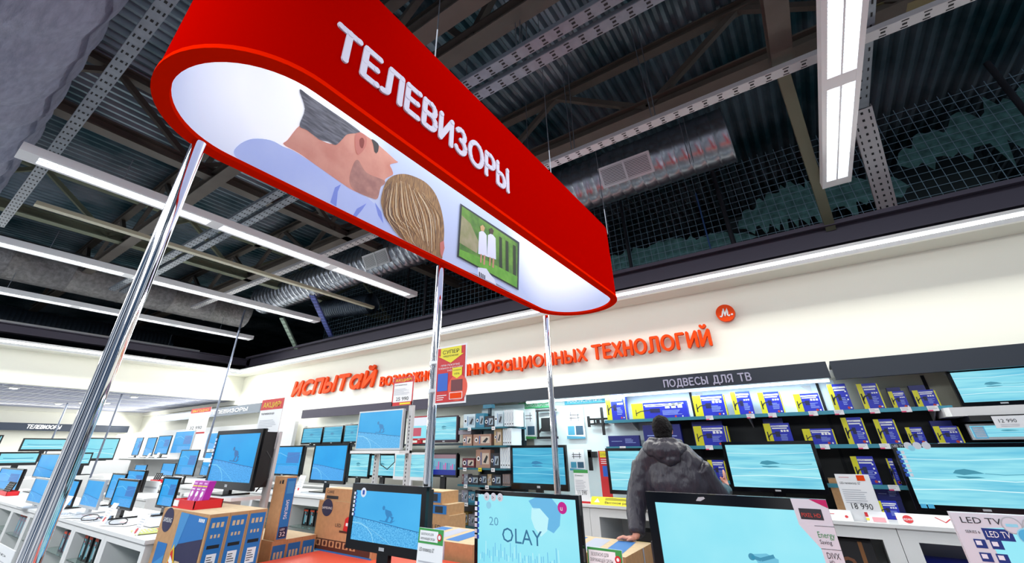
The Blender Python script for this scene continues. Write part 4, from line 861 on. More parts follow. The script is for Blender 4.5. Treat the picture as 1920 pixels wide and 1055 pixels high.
# curved white shelf at the right edge
p = atY(1800, 770, 5.5); b = MB(); z = atY(1800, 762, 5.6).z-.012
b.prism([(p.x-.1, 5.5, z), (p.x-.07, 5.45, z), (p.x+1.2, 5.45, z), (p.x+1.2, 5.9, z), (p.x-.1, 5.9, z)], (0, 0, -.07), m_white)
t = b.build('wall_shelf', label='white curved wall shelf with cables at the right edge', cat='shelf')
b = MB(); b.box(p.x+.02, p.x+1.2, 5.42, 5.85, z-.11, z-.07, m_mblack); b.build('dark_lower_plate', t)
b = MB(); b.tube([(p.x+.45, 5.44, z-.02), (p.x+.47, 5.42, z-.06), (p.x+.55, 5.42, z-.02), (p.x+.62, 5.43, z-.05)], .005, m_mblack, 6); b.build('cable', t)
# ================================================================ boxes on the shelves
m_mb = mat('mount_box_blue', '#1226b4', .4); m_my = mat('mount_box_yellow', '#d8d414', .4); m_mp = mat('mount_box_print', '#9fb4f0', .4); m_mbd = mat('mount_box_navy', '#0e1a78', .4)
def mount(TL, BR, zsh, lab, Y=5.67, dep=.06, kind=0, group='wall mount boxes on the shelves', sp=0):
    a, c = atY(*TL, Y), atY(*BR, Y); x0, x1, z0, z1 = a.x, c.x, zsh+.001, a.z; w, h = x1-x0, z1-z0
    b = MB(); b.box(x0, x1, Y, Y+dep, z0, z1, m_mb if kind != 2 else m_mbd); F = faceS(b, x0, x1, Y-.0002, z0, z1)
    for k in range(sp): b.box(x1+.012*k, x1+.012*k+.01, Y, Y+dep, z0, z1-.008, m_my if k % 2 == 0 else m_mb)
    if kind in (0, 1):
        u = .27 if w/h < 2.2 else .22
        F.rect(0, 0, u, 1, m_my); F.rect(u+.02, .83, .95, .9, m_paper, 2); F.rect(u+.04, .74, .88, .79, m_paper, 2)
        for k in range(3):
            if kind == 0: F.rect(.62+k*.11, .6, .70+k*.11, .6+.08*w/h, m_paper, 2)
            else: F.rect(.84, .68-k*.15, .92, .68-k*.15+.08*w/h, m_paper, 2)
        F.line([(u*.3, .35), (u*.75, .5), (u*1.7, .55)], h*.05, m_txt, 3); F.line([(u*.35, .22), (u*.35, .62)], h*.05, m_txt, 3)
        F.rect(u+.12, .38, u+.3, .62, mat('print_navy', '#0a1046', .5), 2); F.lines(.56, .9, .2, .5, 5, m_mp, 2); F.disc(.78, .1, .012, mat('print_red', '#c0392b', .5), 3, 8); F.disc(.9, .1, .008, m_paper, 3, 8)
        F.text('Wall Mount', u+.04, .84, .05, m_mb, 3, .3)
    else:
        F.lines(.55, .92, .3, .75, 4, m_mp, 2); F.line([(.1, .5), (.45, .5)], h*.04, m_mp, 2)
    return b.build('mount_box', label=lab, cat='box', group=group)
RA = [((1134, 741), (1174, 783), 0, 2), ((1183, 757), (1292, 781), 0, 0), ((1297, 742), (1363, 775), 0, 1), ((1368, 735), (1414, 772), 0, 0), ((1419, 736), (1470, 770), 0, 1), ((1486, 739), (1544, 768), 0, 0), ((1549, 721), (1600, 763), 1, 0), ((1604, 720), (1658, 760), 0, 1), ((1664, 734), (1704, 757), 0, 0), ((1709, 732), (1761, 756), 0, 1)]
RAL = ['tall narrow box at the left end', 'very wide flat box with pale yellow end', 'wide box right above the raised hood side of the person', 'box with a T shaped bracket drawing, fourth from the left', 'squarish box, fifth from the left', 'pale box under the joint of the header bands', 'tallest box, just right of the header joint', 'second tallest box, third from the right', 'small low box, second from the right', 'rightmost box']
for (TL, BR, kd, sp), lb in zip(RA, RAL): mount(TL, BR, SA, 'wall mount %s, upper shelf' % lb, kind=kd, sp=sp)
RB = [((1140, 817), (1200, 834), 2, 0), ((1204, 797), (1281, 832), 2, 0), ((1299, 799), (1364, 832), 0, 3), ((1430, 794), (1488, 825), 0, 0), ((1503, 804), (1567, 828), 0, 1), ((1575, 783), (1630, 828), 1, 1), ((1636, 786), (1690, 828), 0, 1), ((1696, 801), (1738, 826), 0, 0), ((1748, 799), (1806, 826), 0, 1)]
RBL = ['long flat plain blue box at the left end', 'plain blue box right behind the head of the person', 'thick set of boxes just right of the person', 'box above the television right of the person', 'low wide box, fifth from the left', 'tallest yellow edged box, sixth from the left', 'tall box left of the low pair', 'low dark printed box, second from the right', 'rightmost box']
for (TL, BR, kd, sp), lb in zip(RB, RBL): mount(TL, BR, SB, 'wall mount %s, second shelf' % lb, kind=kd, sp=sp)
for TL, BR, lb in [((1661, 727), (1700, 757), 'second from the right'), ((1702, 723), (1748, 756), 'rightmost')]: mount(TL, BR, SA, 'plain navy box standing behind the %s box of the upper shelf' % lb, Y=5.76, kind=2)
for TL, BR, lb in [((1296, 791), (1362, 830), 'behind the thick set of boxes right of the person'), ((1429, 785), (1478, 825), 'behind the box above the television right of the person'), ((1742, 789), (1800, 826), 'behind the rightmost box')]: mount(TL, BR, SB, 'navy box %s, second shelf' % lb, Y=5.76, kind=2)
mount((1593, 855), (1654, 905), SCz, 'blue and yellow wall mount box alone on the short third shelf above the price card', kind=1)
mount((1660, 859), (1690, 905), SCz, 'narrow yellow fronted box partly behind the wide television with badges', kind=0)
mount((1326, 862), (1364, 898), SCz, 'blue and yellow box low between the person and a television', kind=0, sp=1); mount((1306, 862), (1322, 898), SCz, 'narrow yellow box edge beside the shoulder of the person', kind=0)
mount((1640, 938), (1690, 966), ZC, 'low blue box standing on the wall counter right of the price card', Y=5.5, kind=0)
mount((1638, 912), (1690, 935), atY(1640, 937, 5.75).z, 'dark navy box lying under the short third shelf', Y=5.75, kind=2, dep=.1); b = MB(); q = atY(1640, 937, 5.75).z; b.box(atY(1638, 937, 5.75).x, atY(1690, 937, 5.75).x, 5.75, 5.85, ZC, q, m_mbd); b.build('mount_box', label='dark navy box underneath another one below the short third shelf', cat='box')
def carton(x0, x1, y0, y1, z0, z1, lab, name='cardboard_box', group=None, deco=None, m=None):
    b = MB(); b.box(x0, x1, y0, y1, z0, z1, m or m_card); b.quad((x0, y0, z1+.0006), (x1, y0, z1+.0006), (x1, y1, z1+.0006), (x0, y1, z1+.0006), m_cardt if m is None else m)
    if deco: deco(b, faceS(b, x0, x1, y0-.0002, z0, z1), faceE(b, x1+.0002, y0, y1, z0, z1))
    return b.build(name, label=lab, cat='box', group=group)
m_navy = mat('print_navy_ink', '#1c1c48', .5); m_dbrown = mat('print_brown', '#4a2418', .6)
p, q = atY(1552, 897, 5.6), atY(1581, 949, 5.6); carton(p.x, q.x+.12, 5.6, 5.8, ZC, p.z, 'brown cardboard box behind the eighteen thousand price card')
def blue_end(b, F, t='SAMSUNG'):
    F.rect(.08, .03, .92, .96, m_boxblue, 2)
    for k in range(3): F.rect(.2+k*.22, .84, .34+k*.22, .9, m_cardt, 3); F.rect(.25+k*.18, .72, .35+k*.18, .76, m_cardt, 3)
    F.rect(.2, .60, .8, .64, m_hole, 3); F.rect(.28, .36, .76, .54, m_paper, 3); F.lines(.32, .7, .38, .52, 5, m_txt, 4)
    text(b, t, F.p(.62, .30, 4), -F.V.normalized(), F.U.normalized(), .32*F.U.length, m_paper, F.V.length*.28)
def sam_front(b, F, E):
    F.disc(.16, .86, .075, m_navy, 2, 24, 1.15); F.text('SAMSUNG', .065, .83, .06, m_paper, 4, .19)
    F.poly([(.42, .98), (.97, .96), (.97, .02), (.42, .02)], m_navy, 2); F.poly([(.42, .98), (.97, .96), (.97, .72), (.5, .6), (.44, .5), (.42, .55)], m_boxblue, 3)
    F.poly([(.42, .98), (.6, .97), (.52, .6), (.44, .5), (.42, .55)], mat('print_blue_light', '#3c8cc8', .5), 4)
    F.rect(.08, .3, .3, .58, m_boxblue, 2); F.poly([(.08, .3), (.3, .3), (.3, .45)], mat('print_blue_light', '#3c8cc8', .5), 3)
    F.rect(.55, .38, .65, .42, m_cardt, 4); F.rect(.6, .1, .72, .26, m_cardt, 4); F.rect(.8, .1, .93, .2, m_cardt, 4)
    for k in range(4): F.rect(.82+k*.03, .9, .84+k*.03, .94, m_paper, 5)
    F.poly([(.38, .18), (.42, .5), (.46, .6), (.56, .36), (.52, .02), (.44, .0)], mat('print_yellow', '#e8c020', .5), 5); F.poly([(.41, .14), (.43, .5), (.46, .54), (.54, .34), (.5, .06), (.45, .04)], mat('print_red2', '#cc1c20', .5), 6)
    for k in range(3): F.poly([(.43, .16+k*.12), (.44, .23+k*.12), (.52, .2+k*.1), (.51, .13+k*.1)], m_paper, 7)
    blue_end(b, E)
SG = 'television boxes with blue ends'
zt = -.373
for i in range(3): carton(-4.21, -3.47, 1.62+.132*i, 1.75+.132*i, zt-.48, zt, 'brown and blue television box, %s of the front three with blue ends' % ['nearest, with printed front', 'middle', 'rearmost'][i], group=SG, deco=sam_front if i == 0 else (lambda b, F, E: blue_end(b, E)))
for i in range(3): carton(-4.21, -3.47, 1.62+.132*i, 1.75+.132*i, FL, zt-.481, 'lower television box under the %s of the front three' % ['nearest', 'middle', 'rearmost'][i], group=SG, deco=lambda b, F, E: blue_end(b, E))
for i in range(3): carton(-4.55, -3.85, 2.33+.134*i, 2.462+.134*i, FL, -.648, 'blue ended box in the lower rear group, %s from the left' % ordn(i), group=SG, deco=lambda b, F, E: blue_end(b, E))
def tall_deco(b, F, E):
    E.rect(.1, .02, .95, .97, m_boxblue, 2); E.rect(.2, .04, .9, .2, m_navy, 3); E.text('32', .3, .06, .07, m_paper, 4, .5); E.text('LED', .3, .15, .03, m_paper, 4, .4)
    text(b, 'SAMSUNG', E.p(.38, .62, 4), -E.V.normalized(), E.U.normalized(), .3*E.U.length, m_paper, E.V.length*.3)
    E.rect(.25, .72, .85, .92, mat('print_blue_light', '#3c8cc8', .5), 3); F.rect(.5, .88, .6, .93, m_txt, 2); F.rect(.7, .88, .85, .94, m_txt, 2)
carton(-4.02, -3.85, 2.345, 2.445, -.647, -.193, 'tall upright narrow television box with blue side and black size patch', deco=tall_deco)
def mb_deco(b, F, E):
    F.disc(.17, .86, .065, m_navy, 2, 22, 1.2); F.text('SAMSUNG', .08, .83, .05, m_paper, 4, .18); F.rect(.03, .0, .97, .24, m_dbrown, 2); F.rect(0, -.0, 1, .03, m_boxblue, 3)
    for k in range(6): F.rect(.05+k*.12, .1, .14+k*.12, .22, m_card, 3); F.disc(.095+k*.12, .16, .018, m_dbrown, 4, 10)
    F.poly([(.5, .45), (.52, .68), (.56, .72), (.66, .7), (.68, .5), (.6, .42)], mat('print_red2', '#cc1c20', .5), 3); F.rect(.54, .54, .66, .6, m_paper, 4); F.rect(.44, .4, .6, .44, m_dbrown, 3); F.text('LED', .36, .5, .07, m_txt, 3, .1)
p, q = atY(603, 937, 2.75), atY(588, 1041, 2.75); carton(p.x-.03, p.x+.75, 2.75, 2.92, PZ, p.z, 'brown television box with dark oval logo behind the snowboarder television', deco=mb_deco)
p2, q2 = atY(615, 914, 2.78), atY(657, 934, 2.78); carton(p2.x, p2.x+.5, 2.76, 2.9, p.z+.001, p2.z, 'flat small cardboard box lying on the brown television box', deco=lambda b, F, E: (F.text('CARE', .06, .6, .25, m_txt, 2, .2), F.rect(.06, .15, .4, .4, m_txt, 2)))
def strap(b, F, E):
    for f in (F, E): f.line([(.15, .25), (.15, .75), (.3, .75), (.3, .25), (.15, .25)], .006, m_txt, 2); f.rect(.6, .0, .64, 1, mat('tape', '#b0b4c4', .5), 2); f.line([(.75, .3), (.85, .6), (.95, .3)], .008, m_txt, 2)
def topprint(o, x0, x1, y0, y1, z):
    b = MB(); 
    for k in range(3): b.quad((x0+.06+.2*k, y0+.05, z+.0015), (x0+.2+.2*k, y0+.05, z+.0015), (x0+.14+.2*k, y1-.05, z+.0015), (x0+.0+.2*k, y1-.05, z+.0015), m_boxblue if k != 1 else mat('tape', '#b0b4c4', .5))
    b.build('printed_top', o)
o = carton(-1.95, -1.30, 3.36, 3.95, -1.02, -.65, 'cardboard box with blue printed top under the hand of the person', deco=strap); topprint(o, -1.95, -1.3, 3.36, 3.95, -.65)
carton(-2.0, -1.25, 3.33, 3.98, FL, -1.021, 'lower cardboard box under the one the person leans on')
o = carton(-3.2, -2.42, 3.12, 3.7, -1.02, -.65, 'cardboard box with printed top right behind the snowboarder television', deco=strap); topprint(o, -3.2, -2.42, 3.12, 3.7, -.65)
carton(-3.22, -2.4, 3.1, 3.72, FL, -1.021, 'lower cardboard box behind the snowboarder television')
pb = [((803, 920), (829, 942)), ((803, 943), (840, 962)), ((800, 963), (842, 990))]
Yk = 4.45; zz = [atY(*pb[0][0], Yk).z, atY(*pb[1][0], Yk).z, atY(*pb[2][0], Yk).z, FL]
for i, lb in enumerate(['topmost, with blue front', 'second, with blue front and square mark', 'plain brown with an arc print']):
    a, c = atY(*pb[i][0], Yk), atY(*pb[i][1], Yk)
    def dk(b, F, E, i=i):
        if i < 2: F.rect(.4, .1, .97, .9, m_boxblue, 2); F.rect(.75, .2, .9, .8, m_txt, 3); F.rect(.5, .2, .6, .7, m_paper, 3)
        else: F.line(arc(.3, .1, .5, .75, 0, 120, 10), .01, m_txt, 2); F.text('LED', .7, .8, .07, m_txt, 2, .15)
    carton(a.x-.5, c.x, Yk, Yk+.3, zz[i+1]+.001 if i < 2 else FL, zz[i], 'cardboard box stacked beside the middle pole, %s' % lb, deco=dk)
# small packets of the accessories gondola (zoom frame at 780,740)
ac = {'w': '#c8dce4', 't': '#2f7f9c', 'b': '#a98472', 'g': '#8f8f9c', 'd': '#2a2a30', 'e': '#b8a07c', 'r': '#6a2430', 's': '#dfe6ea', 'y': '#7c6a30'}
AC = [[(525, 215, 650, 'w'), (660, 205, 750, 't'), (757, 235, 855, 'd'), (862, 180, 955, 'w')], [(440, 440, 615, 'b'), (630, 435, 825, 'b'), (858, 365, 940, 'e')],
      [(465, 695, 645, 'r'), (660, 600, 815, 'b'), (822, 640, 915, 'd')], [(455, 870, 522, 'r'), (527, 870, 570, 'g'), (576, 885, 688, 'd'), (696, 870, 780, 'd'), (786, 870, 828, 'e'), (836, 875, 935, 'd')]]
def packet(x0, x1, y, z0, z1, c, lab, dep=.1, nm='packet', grp='packets on the accessory shelves'):
    b = MB(); b.box(x0, x1, y, y+dep, z0, z1, flat(ac[c])); F = faceS(b, x0, x1, y-.0002, z0, z1)
    F.disc(.18, .5, min(.03, (x1-x0)*.16, (z1-z0)*.3), m_paper, 2, 12); F.disc(.18, .5, min(.018, (x1-x0)*.1, (z1-z0)*.2), m_txt, 3, 10)
    F.rect(.45, .2, .92, .8, flat('#cfc0b0' if c in 'bre' else '#9fb0bc'), 2); F.poly([(.52, .3), (.75, .7), (.85, .6), (.7, .25)], m_txt, 3); F.rect(.34, .15, .39, .85, flat('#3f6fb0'), 2)
    return b.build(nm, label=lab, cat='packet', group=grp)
sh = ['top', 'second', 'third', 'fourth', 'fifth']
cn = {'w': 'white', 't': 'teal', 'b': 'brown', 'g': 'grey', 'd': 'dark', 'e': 'beige', 'r': 'dark red', 's': 'silver', 'y': 'olive'}
for r, items in enumerate(AC):
    for i, (xa, ya, xb, c) in enumerate(items):
        a, c2 = atY(780+xa/5.86, 740+ya/5.86, 5.34), atY(780+xb/5.86, 740+ya/5.86, 5.34)
        packet(max(a.x, ax0+.032), c2.x, 5.34, SH[r]+.001, min(a.z, SH[r-1]-.026) if r else a.z, c, '%s packet, %s from the left on the %s accessory shelf' % (cn[c], ordn(i), sh[r]))
for r, (xa, xb, ya) in enumerate([(966, 1073, 168), (952, 1048, 368), (922, 1032, 578), (950, 1030, 870)]):       # rows of thin spines at the right end
    a, c2 = atY(780+xa/5.86, 740+ya/5.86, 5.34), atY(780+xb/5.86, 740+ya/5.86, 5.34); n = 4; wd = (c2.x-a.x)/n
    for k in range(n):
        x0 = a.x+k*wd
        b = MB(); b.box(x0+.002, x0+wd-.002, 5.34, 5.6, SH[r]+.001, a.z, flat('#dfe9ee' if r < 3 else '#8c7c78')); F = faceS(b, x0+.002, x0+wd-.002, 5.3398, SH[r], a.z)
        F.disc(.5, .15, .009, m_txt, 2, 8); F.line([(.3, .3), (.6, .5), (.4, .7), (.6, .85)], .004, flat('#6f8fa8'), 2)
        b.build('spine_box', label='thin white boxed cable, %s of four at the right end of the %s accessory shelf' % (ordn(k), sh[r]), cat='packet', group='thin boxed cables at the shelf ends')
for k, (x0, y0, x1, c, r) in enumerate([(345, 315, 418, 'g', 4), (425, 330, 490, 't', 4), (290, 540, 345, 's', 5), (350, 535, 420, 'y', 5), (425, 560, 488, 'g', 5)]):
    a, c2 = atY(800+x0/5.41, 860+y0/5.41, 5.34), atY(800+x1/5.41, 860+y0/5.41, 5.34)
    packet(max(a.x, ax0+.032), c2.x, 5.34, SH[r]+.001, min(max(a.z, SH[r]+.08), SH[r-1]-.026), c, '%s packet low down, %s from the left on the %s accessory shelf' % (cn[c], ordn(k if r == 4 else k-2), 'fifth' if r == 4 else 'lowest'))
a, c2 = atY(866, 806, 5.5), atY(894, 815, 5.5); b = MB(); b.box(a.x+.05, c2.x, 5.36, 5.6, atY(870, 814, 5.36).z, min(a.z, SH[0]-.026), flat('#8f8c98')); b.build('packet', label='grey flat box lying across the brown packets on the second accessory shelf', cat='packet')
# camera-like gadget on the top accessory shelf
a = atY(917, 765, 5.45); b = MB(); b.box(a.x-.02, a.x+.02, 5.45, 5.49, SH[0], a.z, m_shelf); b.box(a.x-.09, a.x+.07, 5.42, 5.5, a.z, a.z+.05, flat('#3c7890')); b.box(a.x-.06, a.x+.06, 5.4, 5.54, SH[0], SH[0]+.015, m_shelf)
b.build('wall_bracket', label='small teal swivel bracket standing on the top accessory shelf', cat='bracket')
# ================================================================ price cards, posters, small things
m_pred = mat('card_red', '#c81820', .5); m_pyel = mat('card_yellow', '#e6d820', .5); m_pgrn = mat('card_green', '#3a9a48', .5); m_acr = mat('card_grey_edge', '#b8bcc4', .4)
def card(x0, x1, y, z0, z1, lab, head=None, ht='', price='', sub='', group='price cards', footm=None, nm='price_card', lean=.0, hh=.14, w_price=.6, ground=None):
    b = MB(); b.prism([(x0, y, z0), (x1, y, z0), (x1, y+lean, z1), (x0, y+lean, z1)], (0, .006, 0), m_paper)
    F = Face(b, (x0, y-.0002, z0), (x1-x0, 0, 0), (0, lean, z1-z0), (0, -1, 0))
    if head: F.rect(0, 1-hh, 1, 1, head, 2)
    if ht: F.text(ht, .1, 1-hh*.78, hh*.5, m_pyel if head is m_pred else m_txt, 4, .8)
    if sub: F.text(sub, .08, 1-hh-.1, .05, m_txt, 3, .6)
    F.lines(.08, .9, .36 if price else .2, .8-hh, 7, m_acr, 3)
    if price: F.text(price, .2, .25 if ground is None and nm == 'price_card' and y > 5 else .17, .13, m_txt, 4, w_price)
    if footm: F.rect(0, 0, 1, .06, footm, 3)
    if ground is not None:
        b.box((x0+x1)/2-.03, (x0+x1)/2+.03, y+.006, y+.05, ground, ground+.006, m_acr); b.box((x0+x1)/2-.01, (x0+x1)/2+.01, y+.007, y+.013, ground, z0+.05, m_acr)
    return b.build(nm, label=lab, cat='price card', group=group)
def eco(F): pass
t = card(-2.07, -1.88, 2.14, PZ+.002, -.40, 'white price card with green header beside the snowboarder television', m_pgrn, '', '', 'LED-телевизор 32"', hh=.2, lean=.02)
b = MB(); F = Face(b, (-2.07, 2.1398, PZ), (.19, 0, 0), (0, .02, .36), (0, -1, 0)); F.rect(.06, .83, .8, .97, m_paper, 4); F.text('БЕЗОПАСНО ДЛЯ', .12, .91, .03, m_txt, 5, .5); F.text('ОКРУЖАЮЩЕЙ СРЕДЫ', .1, .85, .03, m_txt, 5, .58); F.disc(.86, .9, .017, m_pred, 5); F.disc(.86, .9, .01, m_paper, 6); b.build('header_badge', t)
a, c = atY(1098, 1025, 2.62), atY(1163, 1034, 2.62)
t = card(a.x, c.x, 2.62, PZ+.002, a.z, 'white price card with green header between the advert television and the largest one', m_pgrn, '', '', 'LED-телевизор 32"', hh=.3, lean=.02)
b = MB(); F = Face(b, (a.x, 2.6198, PZ), (c.x-a.x, 0, 0), (0, .02, a.z-PZ), (0, -1, 0)); F.rect(.04, .74, .82, .96, m_paper, 4); F.text('БЕЗОПАСНО ДЛЯ', .12, .87, .055, m_txt, 5, .5); F.text('ОКРУЖАЮЩЕЙ СРЕДЫ', .08, .78, .055, m_txt, 5, .66); F.disc(.88, .85, .017, m_pred, 5); F.disc(.88, .85, .008, m_paper, 6); b.build('header_badge', t)
a, c = atY(1075, 880, 5.25), atY(1108, 942, 5.25); card(a.x, a.x+.185, 5.25, ZC+.001, a.z, 'white price card reading eleven thousand with green header on the wall counter', m_pgrn, '', '11 590', 'LED-телевизор 32"', footm=m_pred, hh=.1)
a = atY(1564, 888, 5.25); t = card(a.x, a.x+.24, 5.25, ZC+.001, a.z, 'white price card reading eighteen thousand on the wall counter, with orange square', m_paper, '', '18 990', 'LED-телевизор 32"', hh=.12)
b = MB(); F = faceS(b, a.x, a.x+.24, 5.249, ZC, a.z); F.rect(.62, .86, .85, .98, m_orange, 4); F.line([(.1, .93), (.4, .93)], .003, m_pred, 4); b.build('orange_mark', t)
def lyer(x0, x1, lab, m, dec, y0=5.185, nm='counter_sign'):
    b = MB(); b.prism([(x0, y0, ZC+.001), (x1, y0, ZC+.001), (x1, y0+.06, ZC+.075), (x0, y0+.06, ZC+.075)], (0, .005, 0), m); F = Face(b, (x0, y0-.0002, ZC+.001), (x1-x0, 0, 0), (0, .06, .074), (0, -1, .7)); dec(F)
    return b.build(nm, label=lab, cat='sign', group='small slanted signs on the wall counter')
a, c = atY(1108, 950, 5.19), atY(1192, 950, 5.19)
lyer(a.x, c.x+.15, 'yellow slanted counter sign left of the person', m_pyel, lambda F: (F.text('Высокое разрешение', .25, .2, .28, m_txt, 3, .7), F.lines(.25, .9, .6, .9, 2, m_txt, 3), F.poly([(.06, .3), (.16, .3), (.11, .8)], m_paper, 3)))
lyer(-.17, .03, 'white slanted counter sign with small red line left of the price card', m_paper, lambda F: (F.line([(.1, .6), (.4, .6)], .004, m_pred, 3), F.disc(.8, .4, .012, m_pred, 3)))
lyer(.12, .26, 'small white sign with red and yellow stripe right of the price card', m_paper, lambda F: (F.rect(.0, .5, .15, .9, m_pred, 3), F.rect(0, .2, .15, .4, m_pyel, 3), F.rect(.3, .1, .9, .5, mat('pink_print', '#e8a0a8', .5), 3)))
lyer(.32, .66, 'white slanted sign with large red round mark at the right end of the counter', m_paper, lambda F: (F.disc(.2, .5, .032, m_pred, 3, 18), F.text('сервис', .08, .4, .2, m_paper, 5, .25), F.line([(.7, .8), (.85, .4), (.95, .7)], .006, m_pred, 3)))
# promotion cards on posts
pr = lambda TL, BR, Y: (atY(*TL, Y).x, atY(*BR, Y).x, atY(*BR, Y).z, atY(*TL, Y).z)
x0, x1, z0, z1 = pr((739, 709), (773, 758), 3.93); t = card(x0, x1, 3.93, z0, z1, 'red and white promotion price card above the silver edged television', m_pred, 'АКЦИЯ!', '25 990', 'телевизор', footm=m_pred, hh=.2)
b = MB(); F = faceS(b, x0, x1, 3.9295, z0, z1); F.rect(0, 0, .05, 1, m_pred, 3); F.rect(.95, 0, 1, 1, m_pred, 3); F.rect(0, 0, 1, .12, m_pred, 3); F.rect(.4, .03, .9, .09, m_pyel, 4); b.build('red_border', t)
x0, x1, z0, z1 = pr((492, 750), (519, 812), 2.29); card(x0, x1, 2.295, .02, z1, 'promotion price card with red top above the biggest left television', m_pred, 'АКЦИЯ!', '17 990', 'телевизор', hh=.22)
x0, x1, z0, z1 = pr((360, 767), (383, 812), 4.45); t = card(x0, x1, 4.45, z0, z1, 'grey white price card with red top over the left shelf televisions', m_pred, 'ВЫГОДНО', '32 990', '', footm=m_pred, hh=.18)
b = MB(); b.box((x0+x1)/2-.02, (x0+x1)/2+.02, 4.457, 4.48, -.14, z0+.1, m_acr); b.build('post', t); b = MB(); F = faceS(b, x0, x1, 4.448, z0, z1); F.disc(-.1, -.02, .09, m_paper, 4, 20, 1.3); F.line([(-.4, -.02), (.2, -.02)], .02, m_pred, 5); b.build('round_badge', t)
# large red poster clamped to the middle pole
x0, x1, z0, z1 = pr((823, 655), (871, 751), 2.27)
t = thing('promotion_poster', 'tall red promotion poster clamped to the middle chrome pole', 'poster', (x0, 2.30, z0))
b = MB(); b.box(x0-.012, x1+.012, 2.266, 2.27, z0-.012, z1+.012, m_paper); b.box(x0, x1, 2.262, 2.266, z0, z1, m_pred); F = faceS(b, x0, x1, 2.2618, z0, z1)
F.poly([(.12, 1), (.88, 1), (.88, .85), (.96, .85), (.5, .7), (.04, .85), (.12, .85)], m_pyel, 2); F.text('СУПЕР', .2, .88, .07, m_txt, 4, .6); F.text('ПРЕДЛОЖЕНИЕ', .22, .82, .03, m_txt, 4, .56)
F.text('ПРИ ПОКУПКЕ', .16, .645, .035, m_paper, 4, .68); F.text('ТЕЛЕВИЗОРА И ПОДСТАВКИ', .06, .595, .03, m_paper, 4, .88); F.text('DVD', .4, .545, .03, m_paper, 4, .16)
F.rect(.05, .2, .42, .52, mat('poster_blue', '#1c5cc0', .5), 2); F.disc(.78, .24, .085, mat('poster_coral', '#e05038', .5), 3, 26); F.rect(.55, .18, .95, .38, mat('poster_maroon', '#6a2a30', .5), 4)
F.poly([(.58, .6), (.92, .6), (.92, .46), (.75, .4), (.58, .46)], m_pyel, 4); F.text('СКИДКА', .62, .54, .022, m_txt, 5, .26); F.text('10%', .66, .47, .035, m_txt, 5, .18)
F.rect(.5, .04, .95, .16, m_paper, 4); F.rect(.52, .05, .93, .15, m_orange, 5); F.lines(.05, .45, .03, .14, 3, m_paper, 3)
b.build('poster_board', t)
b = MB(); b.tube([(-2.178, 2.324, z1-.1), (-2.178, 2.324, z1-.07)], .038, m_silver, 14); b.box(-2.17, x0+.03, 2.272, 2.285, z1-.095, z1-.075, m_silver); b.tube([(-2.178, 2.324, z0+.07), (-2.178, 2.324, z0+.1)], .038, m_silver, 14); b.box(-2.17, x0+.03, 2.272, 2.285, z0+.075, z0+.095, m_silver); b.build('clamp', t)
x0, x1, z0, z1 = pr((1121, 845), (1143, 902), 5.6)
b = MB(); b.box(x0, x1+.02, 5.6, 5.606, ZC, z1, m_pred); F = faceS(b, x0, x1+.02, 5.5998, z0, z1); F.rect(.15, .78, .9, .98, m_pyel, 2); F.text('СУПЕР', .2, .84, .07, m_txt, 3, .6); F.rect(.3, .15, .85, .5, mat('poster_blue', '#1c5cc0', .5), 2); F.lines(.2, .9, .55, .75, 3, m_paper, 2)
b.build('promotion_poster', label='small red poster with yellow top left of the television hidden by the person', cat='poster')
# tilt mount posters and sample brackets on the lit wall
def mposter(TL, BR, lab, m, ht, h2=.12):
    x0, x1, z0, z1 = pr(TL, BR, 5.87); b = MB(); b.box(x0, x1, 5.87, 5.876, z0, z1, m_paper); F = faceS(b, x0, x1, 5.8698, z0, z1)
    F.line([(.3, .55), (.3, .85)], .008, m_txt, 2); F.line([(.7, .55), (.7, .85)], .008, m_txt, 2); F.line([(.2, .65), (.8, .65)], .008, m_txt, 2); F.line([(.2, .75), (.8, .75)], .008, m_txt, 2)
    F.rect(.08, .12, .45, .4, mat('poster_teal', '#4a9ab8', .5), 2); F.rect(.52, .12, .92, .4, mat('poster_slate', '#3a5a70', .5), 2); F.poly([(0, 0), (1, 0), (1, .06), (0, .1)], m, 2)
    return b.build('mount_poster', label=lab, cat='poster', group='posters of wall mount kinds')
mposter((971, 766), (1006, 822), 'white poster of a swivel mount left of the thin right pole', m_pgrn, '')
mposter((1059, 764), (1098, 822), 'white poster of a tilting mount right of the thin right pole', mat('poster_teal', '#4a9ab8', .5), '')
mposter((1066, 842), (1098, 882), 'lower white poster with two dark bars beside a hanging black mount', mat('poster_teal', '#4a9ab8', .5), '')
for TL, BR, m, s, lab in [((972, 756), (1036, 763), mat('header_green', '#38a868', .5), 'НАКЛОННО-ПОВОРОТНЫЕ', 'green strip sign with white letters above the swivel mount'), ((1058, 747), (1136, 755), mat('header_cyan', '#4ab4d0', .5), 'НАКЛОННЫЕ', 'cyan strip sign with white letters above the tilting mount')]:
    x0, x1, z0, z1 = pr(TL, BR, 5.86); b = MB(); b.box(x0, x1, 5.86, 5.87, z1-.085, z1, m); F = faceS(b, x0, x1, 5.8598, z1-.085, z1); F.text(s, .08, .25, .5, m_paper, 2, .84); b.build('strip_sign', label=lab, cat='sign')
